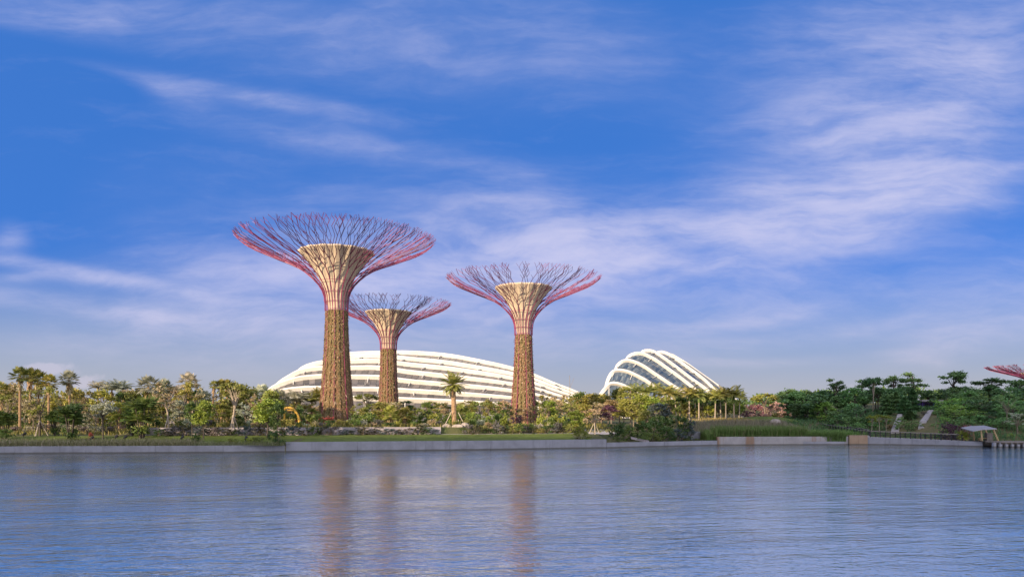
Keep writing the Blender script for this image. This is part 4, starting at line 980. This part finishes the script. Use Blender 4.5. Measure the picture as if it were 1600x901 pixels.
for px, Y, top, w, t in ((1468, 152, 634, 50, 'hillbright'), (1490, 148, 630, 56, 'hillbright'), (1514, 150, 630, 56, 'hillbright'), (1478, 143, 648, 50, 'hillbright'), (1505, 140, 648, 50, 'hill'), (1530, 142, 646, 44, 'hill'), (1458, 142, 660, 40, 'hill'), (1475, 136, 668, 36, 'hillbright'), (1500, 136, 670, 40, 'hillbright'), (1565, 138, 660, 46, 'hill'), (1592, 136, 664, 50, 'hill'), (1580, 132, 676, 50, 'hillbright'), (1608, 131, 674, 40, 'hill'), (1425, 150, 642, 30, 'hill'), (1408, 146, 650, 26, 'hill'), (1430, 144, 656, 36, 'hill'), (1380, 152, 648, 34, 'hill'), (1355, 150, 652, 36, 'hill'), (1330, 150, 646, 44, 'hill'), (1310, 158, 644, 40, 'hill'), (1288, 164, 646, 36, 'hillbright'), (1270, 172, 648, 36, 'deep'), (1250, 178, 648, 36, 'deep'), (1340, 146, 658, 34, 'hill'), (1318, 150, 660, 30, 'hill'), (1296, 158, 660, 30, 'hill'), (1575, 146, 642, 40, 'hill'), (1548, 136, 668, 36, 'deep')):
    plant('thicket', px, Y, top, w, t, {'deep': 'dark green', 'hill': 'mid green', 'hillbright': 'bright green'}[t] + ' leafy shrub', 'shrub', 'on the lower right slope')
for px, Y, top, w in ((1384, 160, 618, 30), (1400, 164, 612, 30), (1413, 156, 620, 34), (1426, 160, 606, 32), (1421, 150, 640, 30)):
    plant('cone', px, Y, top, w, 'deep', 'dark pointed conifer', 'tree', 'beside the pale slope paths')
for px, Y, top, w, t in ((1484, 133, 657, 30, 'purple'), (1497, 133, 655, 30, 'purple'), (1510, 134, 660, 24, 'magenta'), (1434, 150, 646, 22, 'purple'), (1444, 152, 642, 20, 'purple'), (1390, 148, 662, 18, 'rust')):
    plant('thicket', px, Y, top, w, t, {'purple': 'dark purple', 'magenta': 'magenta', 'rust': 'reddish'}[t] + ' leaved shrub', 'shrub', 'on the right slope')
for px, Y, top, w in ((1362, 146, 646, 20), (1374, 146, 645, 22), (1385, 147, 647, 18)):
    plant('umbrella', px, Y, top, w, 'lime', 'small pale yellow-flowering tree', 'tree', 'below the pale-trunked tree', bark='palebark')
plant('sparse', 1573, 140, 612, 40, 'hill', 'crooked thin tree with bare pale trunk right of the shelter')
plant('sparse', 1590, 134, 642, 44, 'silver', 'small pale grey-green tree at the lower right edge')
plant('feather', 1506, 129, 672, 22, 'lime', 'tiny yellow-green palm left of the shelter', 'palm')

k = 0
for px in range(1232, 1625, 15):
    k += 1; Y = (168, 190, 180, 200)[k % 4]
    if 1422 < px < 1482: Y = 200
    plant(('round', 'tall', 'round', 'sparse')[k % 4], px + rp.uniform(-4, 4), Y, (613 if px < 1330 else 606) + rp.uniform(-6, 10), 50 + rp.uniform(-6, 12), ('deep', 'deep', 'hill')[k % 3], 'background ' + ('dark', 'dark', 'mid green')[k % 3] + ' tree', 'tree', HG, bark='darkbark')
for px, Y, top, w, t in ((1474, 150, 642, 36, 'hill'), (1482, 158, 618, 60, 'hillbright'), (1505, 156, 622, 64, 'hill'), (1530, 150, 620, 62, 'hilldeep'), (1556, 148, 624, 62, 'hilldeep'), (1583, 144, 622, 60, 'hill'), (1606, 142, 624, 60, 'hilldeep'), (1496, 146, 640, 50, 'hillbright'), (1545, 142, 642, 50, 'hilldeep'), (1566, 138, 650, 50, 'hill'), (1522, 145, 640, 48, 'hillbright'), (1338, 152, 630, 58, 'hilldeep'), (1310, 160, 632, 50, 'hill'), (1285, 168, 628, 46, 'hillbright'), (1258, 174, 632, 46, 'hilldeep'), (1240, 180, 630, 40, 'hill'), (1416, 168, 616, 40, 'hilldeep'), (1430, 164, 642, 24, 'hilldeep'), (1478, 170, 604, 56, 'hilldeep'), (1515, 172, 602, 60, 'hilldeep'), (1575, 168, 602, 60, 'hilldeep')):
    plant('bigbush', px, Y, top, w, t, {'hilldeep': 'dark', 'hill': 'mid green', 'hillbright': 'bright green'}[t] + ' rounded tree leafy to the ground', 'tree', 'on the right slope', bark='darkbark')
ONES = 'first second third fourth fifth sixth seventh eighth ninth tenth eleventh twelfth thirteenth fourteenth fifteenth sixteenth seventeenth eighteenth nineteenth'.split()
TENS = {20: ('twentieth', 'twenty'), 30: ('thirtieth', 'thirty'), 40: ('fortieth', 'forty'), 50: ('fiftieth', 'fifty')}
def ordinal(n):
    if n <= 19: return ONES[n - 1]
    t, u = n // 10 * 10, n % 10
    return TENS[t][0] if u == 0 else TENS[t][1] + '-' + ONES[u - 1]
byk = {}
for rec in PLANTS: byk.setdefault((rec[2], rec[3]), []).append(rec)
for (look, where), rs_ in byk.items():
    rs_.sort(key=lambda r: r[1])
    for i, r in enumerate(rs_):
        lab = look + (' ' + where if where else '')
        if len(rs_) > 1:
            lab += ', ' + ('leftmost' if i == 0 else 'rightmost' if i == len(rs_) - 1 else ordinal(i + 1) + ' from left')
        r[0]['label'] = lab
        if where: r[0]['group'] = {'tree': 'trees ', 'palm': 'palms ', 'shrub': 'shrubs '}[r[4]] + where

# ------------------------------------------------------------------ grass and reeds (nobody could count them)
def blades(name, label, m, region, n, h0, h1, w, seed, lean=0.35, kind='grass'):
    rs = np.random.RandomState(seed); P = np.array([region(rs) for _ in range(n)])
    a = rs.rand(n) * 6.283; h = h0 + (h1 - h0) * rs.rand(n); s = np.stack([np.cos(a), np.sin(a), 0 * a], 1) * w * .5
    l = np.stack([rs.randn(n), rs.randn(n), 0 * a], 1) * lean * h[:, None] * .5; up = np.stack([0 * a, 0 * a, h], 1)
    mid = P + up * .6 + l * .35; tip = P + up + l
    g = MB(); g.quads(np.stack([P - s, mid - s * .7, tip, mid + s * .7], 1)); g.quads(np.stack([P - s, P + s, mid + s * .7, mid - s * .7], 1))
    o = g.build(name, m); return tag(o, label, kind, None, 'stuff')
def region(pxa, pxb, d0, d1, Yref=115, pw=1.0):
    def f(rs):
        for _ in range(40):
            x = PX(lerp(pxa, pxb, rs.rand()), Yref); d = lerp(d0, d1, rs.rand() ** pw); y = shore(x) + d; q = x / y * F + 800
            if not (1386 < q < 1414 or 1432 < q < 1462) or y > 160 or y < 139: break
        return (x, y, ground(x, y) - .02)
    return f
M['roughgrass'] = leafmat('rough_grass', (0.20, 0.20, 0.09), (0.32, 0.29, 0.16), (0.38, 0.32, 0.24), trans=.2)
M['shortgrass'] = leafmat('short_grass', (0.09, 0.14, 0.02), (0.15, 0.20, 0.035), trans=.2)
M['reedgreen'] = leafmat('reed_green', (0.11, 0.20, 0.04), (0.20, 0.30, 0.08), (0.30, 0.28, 0.14), trans=.25)
M['reedpink'] = leafmat('reed_pink', (0.28, 0.20, 0.15), (0.38, 0.29, 0.22), (0.22, 0.22, 0.10), trans=.25)
M['reedgold'] = leafmat('reed_gold', (0.40, 0.29, 0.09), (0.50, 0.38, 0.14), trans=.25)
M['mound'] = leafmat('mound_green', (0.07, 0.13, 0.03), (0.12, 0.18, 0.05), trans=.2)
blades('rough_grass', 'pale tufted rough grass along the top of the low quay wall', M['roughgrass'], region(-60, 300, .7, 5, 103, 1.5), 7000, .35, 1.0, .07, 1)
blades('rough_grass', 'sparse pale tufted grass before the staked flat-topped tree', M['roughgrass'], region(300, 441, .7, 3.5, 104, 1.5), 1500, .25, .7, .06, 2)
blades('lawn_grass', 'short mown green grass of the lawn behind the quay wall', M['shortgrass'], region(-20, 905, .7, 11.6, 110), 15000, .05, .13, .05, 3)
blades('reeds', 'tall bright green reeds along the top of the stained quay wall', M['reedgreen'], region(1096, 1262, .7, 6, 137), 7000, 1.2, 2.3, .07, 4, .25, 'reeds')
blades('reeds', 'dark green reeds before the stained wall left of the rust block', M['mound'], lambda rs: (PX(lerp(1258, 1322, rs.rand()), 136), 136.0 + .5 * rs.rand(), .6), 1800, 1.0, 2.3, .07, 5, .35, 'reeds')
blades('reeds', 'green reeds thinning out towards the boardwalk', M['reedgreen'], region(1255, 1345, .8, 9, 140), 2600, .5, 1.3, .07, 6, .3, 'reeds')
blades('meadow_grass', 'pinkish brown tall grass behind the green reeds', M['reedpink'], region(1082, 1260, 7, 24, 146), 9000, .9, 1.7, .07, 7, .3)
blades('meadow_grass', 'golden sunlit grass at the foot of the royal palms', M['reedgold'], region(1060, 1180, 23, 38, 162), 5000, .5, 1.0, .08, 8, .3)
blades('ground_cover', 'low mixed green ground cover on the right slope', M['hilldeep'], region(1235, 1640, 5, 55, 150), 9000, .3, .9, .16, 9, .6)
blades('ground_cover', 'low mixed ground cover between the garden shrubs', M['olive'], region(-40, 960, 14, 45, 140), 14000, .25, .8, .14, 10, .6)
# ivy hanging over the quay wall
rs = np.random.RandomState(4); n = 420; xi = PX(919.5, 119.4) + rs.randn(n) * .30; zi = 1.45 - 1.25 * rs.rand(n)
C = np.stack([xi, np.array([shore(x) for x in xi]) - .06 - .06 * rs.rand(n), zi], 1)
g = MB(); g.quads(leaf_quads(rs, C, np.tile([0, -1, 0], (n, 1)), .17, .7, .4))
tag(g.build('ivy', M['hillbright']), 'bright green ivy hanging down the quay wall', 'ivy')
# mound of low dark green beyond the reeds
g = MB(); cx, cy = PX(1192, 172), 172
g.lathe([(8.2, 0), (7.0, .5), (4.5, .95), (2, 1.15), (0.05, 1.2)], 40, fr=lambda t, z: 1 + .06 * math.sin(3 * t) + .04 * math.sin(7 * t))
tag(g.build('grass_mound', M['lawn'], None, True, (cx, cy, ground(cx, cy) - .1)), 'low dark green grassy mound before the pink blossom', 'mound')

# ------------------------------------------------------------------ rocks, arch, lights
def rock(px, Y, py, w, h, label, seed, dz=0):
    rg = random.Random(seed); g = MB(); x = PX(px, Y)
    pr = [(.2, -.2), (.5, 0), (.52, .3), (.40, .7), (.2, .95), (.02, 1.0)]
    g.lathe([(a * w, b * h) for a, b in pr], 9, fr=lambda t, z: 1 + .18 * math.sin(2 * t + seed) + .12 * math.sin(5 * t + seed * 2 + z * 3))
    o = g.build('rock', M['rock'], None, False, (x, Y, ground(x, Y) + dz)); o.scale = (1, .6, 1)
    return tag(o, label, 'rock', 'pale boulders in the garden')
rock(700, 126.5, 676, 1.6, .6, 'broad pale boulder at the left of the stout date palm foot', 1)
rock(715, 125.8, 678, 1.8, .5, 'low pale boulder right below the stout date palm', 2)
rock(726, 126.4, 676, 1.5, .8, 'small pale boulder right of the stout date palm', 3)
rock(1211, 156, 670, 2.6, 1.1, 'flat pale boulder among the reeds', 4, .5)
rock(1160, 178, 655, 1.4, 1.2, 'small pale boulder at the foot of the rightmost royal palm', 5)
rock(268, 120, 676, 1.3, 1.0, 'round whitish boulder left of the low pale wall', 6)
rock(1178, 182, 655, 2.4, 1.0, 'pale boulder under the magenta blossom', 7)
# yellow arch
Y = 131; x0 = PX(444.5, Y); z0 = ground(x0, Y)
root = thing('yellow_arch', 'yellow painted metal arch standing left of the tallest supertree', 'arch', (x0, Y, z0))
sx = Y / F
arc = [(0, 0, PZ(657, Y) - z0), (0, 0, PZ(645, Y) - z0), (.05, 0, PZ(638, Y) - z0), (4 * sx, 0, PZ(636.5, Y) - z0), (10 * sx, 0, PZ(637, Y) - z0), (16 * sx, 0, PZ(641, Y) - z0), (20.5 * sx, 0, PZ(648, Y) - z0), (23 * sx, 0, PZ(657, Y) - z0), (24 * sx, 0, PZ(664, Y) - z0)]
g = MB(); sm_ = [tuple(p) for p in catmull(arc[2:], 22)]; g.tube(sm_, [.19] * 12 + [.19 + .008 * i for i in range(10)], 8); g.build('curved_arm', M['yellow'], root)
g = MB(); g.box((0, 0, (arc[0][2] + arc[2][2]) / 2 - .4), (.28, .3, arc[2][2] - arc[0][2] + 1.2)); g.build('post', M['yellow'], root)
g = MB(); g.box((.95, .25, arc[3][2] - .45), (1.9, .12, .12)); g.build('brace', M['yellow'], root)
# low garden lights
for i, (px, Y, lab) in enumerate(((37, 107.5, 'small dark garden spotlight left of the staked dark-trunked tree'), (143, 105.3, 'small dark garden spotlight below the red-leaved shrub'), (181, 107, 'small dark garden spotlight right of the small grey-green tree'), (195, 106.5, 'small dark garden spotlight left of the large dark clumping palm'), (284, 107, 'small dark garden spotlight right of the bare-branched pale tree'), (384, 107, 'small dark garden spotlight right of the flat-topped staked tree'))):
    x = PX(px, Y); r_ = thing('garden_spotlight', lab, 'garden light', (x, Y, ground(x, Y)), .3 * i, 'garden spotlights on the lawn')
    g = MB(); g.tube([(0, 0, -.05), (0, 0, .55)], .05, 6); g.build('post', M['blackmetal'], r_)
    g = MB(); g.tube([(-.18, 0, .55), (-.1, 0, .62), (.16, 0, .82), (.26, 0, .9)], [.1, .15, .18, .2], 10); g.build('lamp_head', M['blackmetal'], r_)
# ------------------------------------------------------------------ boardwalk, railing, jetty, shelter, pavilion
walk = [(PX(1228, 192), 192, 3.75), (PX(1262, 174), 174, 3.15), (PX(1290, 160), 160, 2.6), (PX(1325, 147), 147, 2.0), (PX(1352, 138.6), 138.6, 1.55)]
xs_ = np.linspace(XW['board'] + 1.2, XW['jetty'] - 1.2, 14)
walk += [(x, shore(x) + 1.95, walltop(x) + .03) for x in xs_]
wc = catmull(walk, 90)
tan = np.gradient(wc, axis=0); tan[:, 2] = 0; tan /= np.linalg.norm(tan, axis=1)[:, None]; nor = np.stack([-tan[:, 1], tan[:, 0], 0 * tan[:, 0]], 1)
half = 0.95
g = MB(); A = wc - nor * half; B = wc + nor * half
V = []
for a, b in zip(A, B): V += [a, b, b - [0, 0, 1.6], a - [0, 0, 1.6]]
n = len(wc); g.add(V, [(4 * i + k, 4 * i + (k + 1) % 4, 4 * i + 4 + (k + 1) % 4, 4 * i + 4 + k) for i in range(n - 1) for k in range(4)])
tag(g.build('boardwalk', M['paving']), 'pale curving boardwalk ramp climbing away from the jetty to the hillside', 'boardwalk')
def railing(side, label):
    L = wc + nor * side * (half + (.10 if side < 0 else -.12))
    s = np.concatenate([[0], np.cumsum(np.linalg.norm(np.diff(L, axis=0), axis=1))])
    o0 = L[0]; root = thing('railing', label, 'railing', tuple(o0), 0, 'dark railings of the boardwalk')
    N = 44
    for k in range(N + 1):
        p = np.array([np.interp(s[-1] * k / N, s, L[:, q]) for q in range(3)]) - o0
        g = MB(); g.box((p[0], p[1], p[2] + (.25 if side < 0 else .52)), (.16, .20, 1.62 if side < 0 else 1.08), math.atan2(tan[int(k / N * (n - 1))][1], tan[int(k / N * (n - 1))][0])); g.build('post', M['blackmetal'], root)
    for z, r_ in ((1.04, .065), (.72, .03), (.42, .03)):
        g = MB(); g.tube([tuple(q - o0 + np.array([0, 0, z])) for q in L[::2]], r_, 5); g.build('rail', M['timber'] if z > 1 else M['blackmetal'], root)
railing(-1, 'dark post railing along the water side of the boardwalk'); railing(1, 'dark post railing along the hill side of the boardwalk')
xa, xb = XW['jetty'] + .1, PX(1700, 121)
root = thing('jetty', 'dark timber jetty on pale piles at the right edge', 'jetty', (xa, shore(xa), 0))
def rel(x, d, z): return (x - xa, shore(x) + d - shore(xa), z)
m_ = 14; V = []
for k in range(m_ + 1):
    x = lerp(xa, xb, k / m_); V += [rel(x, -.5, .98), rel(x, 3, .98), rel(x, 3, .80), rel(x, -.5, .80)]
g = MB(); g.add(V, [(4 * i + k, 4 * i + (k + 1) % 4, 4 * i + 4 + (k + 1) % 4, 4 * i + 4 + k) for i in range(m_) for k in range(4)]); g.build('deck', M['timber'], root)
V = []
for k in range(m_ + 1):
    x = lerp(xa, xb, k / m_); V += [rel(x, -.42, .78), rel(x, -.30, .78), rel(x, -.30, .56), rel(x, -.42, .56)]
g = MB(); g.add(V, [(4 * i + k, 4 * i + (k + 1) % 4, 4 * i + 4 + (k + 1) % 4, 4 * i + 4 + k) for i in range(m_) for k in range(4)]); g.build('edge_beam', M['darktimber'] if 'darktimber' in M else M['darkbark'], root)
for k in range(16):
    x = lerp(xa + .3, xb - .3, k / 15); g = MB(); c = rel(x, -.15, .2); g.box((c[0], c[1], .16), (.42, .5, 1.26)); g.build('pile', M['concrete'], root)
quay('dark recessed bank wall behind the jetty piles', shore_pts(XW['jetty'] + .05, 160, 1.6), -1, .76, M['concrete_rust'], .5, 9)
# shelter
Y = 128; cx = PX(1534, Y); zb = .95; s = Y / F
root = thing('shelter', 'small open timber shelter with two tilted grey roof sheets by the jetty', 'shelter', (cx, Y, zb))
def xz(px, py): return ((px - 1534) * s, PZ(py, Y) - zb)
def beam(name, a, b, r_, m, y=0.0):
    (x1, z1), (x2, z2) = xz(*a), xz(*b); g = MB(); g.tube([(x1, y, z1), (x2, y, z2)], r_, 6); g.build(name, m, root)
for y in (-1.0, 1.2):
    beam('post', (1529, 688.5), (1527, 671), .13, M['tan'], y); beam('post', (1554, 688.5), (1546, 670), .14, M['tan'], y)
beam('post', (1519, 688.5), (1519, 672), .08, M['tan'], 1.2)
for (a, b, c_, d_) in (((1510.5, 671.5), (1528.5, 668.5), 0, 0), ((1528.7, 669), (1547.5, 668), 0, 0)):
    (x1, z1), (x2, z2) = xz(*a), xz(*b)
    g = MB(); V = []
    for y, dz in ((-1.7, -.22), (1.7, .28)):
        for (x, z) in ((x1, z1), (x2, z2)): V += [(x, y, z + dz), (x, y, z + dz + .12)]
    g.add(V, [(0, 2, 3, 1), (4, 5, 7, 6), (0, 1, 5, 4), (2, 6, 7, 3), (1, 3, 7, 5), (0, 4, 6, 2)]); g.build('roof_sheet', M['roofsheet'], root)
g = MB(); x, z = xz(1548, 688); g.box((x, .6, .62), (.95, .8, 1.15)); g.box((x, .6, 1.25), (1.05, .9, .08)); g.build('cabinet', M['timber'], root)
g = MB(); x, z = xz(1539, 688); g.box((x, .5, .42), (1.5, .45, .09)); [g.box((x + q, .5, .19), (.09, .4, .4)) for q in (-.6, .6)]; g.build('bench', M['tan'], root)
# blue pavilion on the hill
Y = 178; cx = PX(1452, Y); zb = PZ(643, Y); s = Y / F
root = thing('pavilion', 'small blue and violet pavilion with a thin flat roof on the hillside', 'pavilion', (cx, Y, zb))
def blk(name, a, b, c_, d_, y, dy, m):
    x1, x2 = (a - 1452) * s, (b - 1452) * s; z1, z2 = PZ(d_, Y) - zb, PZ(c_, Y) - zb
    g = MB(); g.box(((x1 + x2) / 2, y, (z1 + z2) / 2), (x2 - x1, dy, z2 - z1)); g.build(name, m, root)
blk('wall', 1438, 1467, 627.5, 652, 1.5, 3, M['violetpaint'])
blk('roof', 1435, 1468.5, 624.4, 627.2, .9, 5, M['roofsheet'])
blk('panel', 1458, 1464, 629, 640, -.06, .1, M['bluepaint']); blk('doorway', 1452.5, 1457, 629, 642, -.05, .08, M['blackmetal'])
for px in (1441, 1446, 1449.5): blk('window', px - 1.4, px + 1.4, 630, 637, -.05, .08, M['blackmetal'])
for px in (1437, 1467.4): blk('post', px - .4, px + .4, 627.3, 652, -1.2, .15, M['violetpaint'])
# sloping paths up the hillside
def slope(name, label, pts, w0, w1, m, lift=.25):
    C = catmull(pts, 24); C[:, 2] = [ground(a, b) + .25 for a, b in C[:, :2]]; t_ = np.gradient(C, axis=0); t_[:, 2] = 0; t_ /= np.linalg.norm(t_, axis=1)[:, None]; nn = np.stack([-t_[:, 1], t_[:, 0], 0 * t_[:, 0]], 1)
    V = []
    for i, c in enumerate(C):
        w = lerp(w0, w1, i / 23)
        for sg in (-1, 1):
            p = c + nn[i] * sg * w; V += [p + [0, 0, .0], p - [0, 0, 1.2]]
    F_ = []
    for i in range(23):
        a, b = 4 * i, 4 * i + 4; F_ += [(a, b, b + 2, a + 2), (a, a + 1, b + 1, b), (a + 2, b + 2, b + 3, a + 3)]
    g = MB(); g.add(V, F_ + [(0, 2, 3, 1)]); return struct(g.build(name, m))
slope('slope_path', '', [P3(1398, 671, 144), P3(1400, 664, 147), P3(1404, 657, 151), P3(1407, 649, 156)], .7, .4, M['slopepath'])
slope('slope_path', '', [P3(1440, 669, 143), P3(1442, 662, 145), P3(1448, 653, 149), P3(1455, 643, 156)], .6, .4, M['slopepath'])
# sloping ramp kerb in front of the ledge shrubs
g = MB(); a, b = P3(986, 683, 127), P3(1014, 689.0, 126); dirv = (b - a).normalized(); sd2 = dirv.cross(Vector((0, 0, 1))).normalized() * .22
V = []
for p in (a, b):
    for q in (-sd2, sd2): V += [p + q + Vector((0, 0, .12)), p + q - Vector((0, 0, .25))]
g.add(V, [(0, 2, 6, 4), (1, 5, 7, 3), (0, 4, 5, 1), (2, 3, 7, 6), (0, 1, 3, 2), (4, 6, 7, 5)]); tag(g.build('ramp_kerb', M['wallpale']), 'pale sloping kerb descending to the low ledge', 'kerb')
# stakes and low post round the date palm
Y = 127.5
for i, (a, b, lab) in enumerate((((694, 662), (706, 642), 'pale timber prop leaning on the left of the stout date palm'), ((718, 676), (716, 655), 'short pale post right of the stout date palm'), ((727, 662), (716, 644), 'pale timber prop leaning on the right of the stout date palm'))):
    g = MB(); g.tube([P3(a[0], a[1] + 4, Y - .3), P3(b[0], b[1], Y - .3)], .06, 6); tag(g.build('timber_prop', M['stake']), lab, 'prop')
# thin mast behind the long dome
g = MB(); p = P3(891, 640, 260); g.tube([p, P3(890, 586, 260)], [.12, .06], 5); g.tube([P3(890.5, 606, 260), P3(897, 590, 260)], .05, 4); tag(g.build('mast', M['bark']), 'thin bare mast rising behind the end of the long dome', 'mast')

# far woods behind the gardens
def woods(name, label, m, xa, xb, ya, yb, n, h, seed, size=.9):
    rs = np.random.RandomState(seed); nt = n // 90; C = []; U = []
    for _ in range(nt):
        x = lerp(xa, xb, rs.rand()); y = lerp(ya, yb, rs.rand()); hh = h * (.6 + .5 * rs.rand()); r = 2.5 + 2.5 * rs.rand(); u = rnd_unit(rs, 90)
        C.append(u * np.array([r, r, hh * .5]) * (.5 + .5 * rs.rand(90))[:, None] + np.array([x, y, ground(x, y) + hh * .5])); U.append(u)
    g = MB(); g.quads(leaf_quads(rs, np.concatenate(C), np.concatenate(U), size, .6))
    tag(g.build(name, m), label, 'woods', None, 'stuff')
woods('far_woods', 'distant olive belt of trees behind the left garden', M['olive'], -210, -75, 165, 240, 16000, 8.5, 21)
woods('far_woods', 'distant belt of trees between the two glasshouses', M['olive'], 10, 62, 215, 280, 9000, 8, 22)
woods('far_woods', 'distant dark wood behind the right hillside', M['deep'], 78, 260, 205, 280, 20000, 4.5, 23)
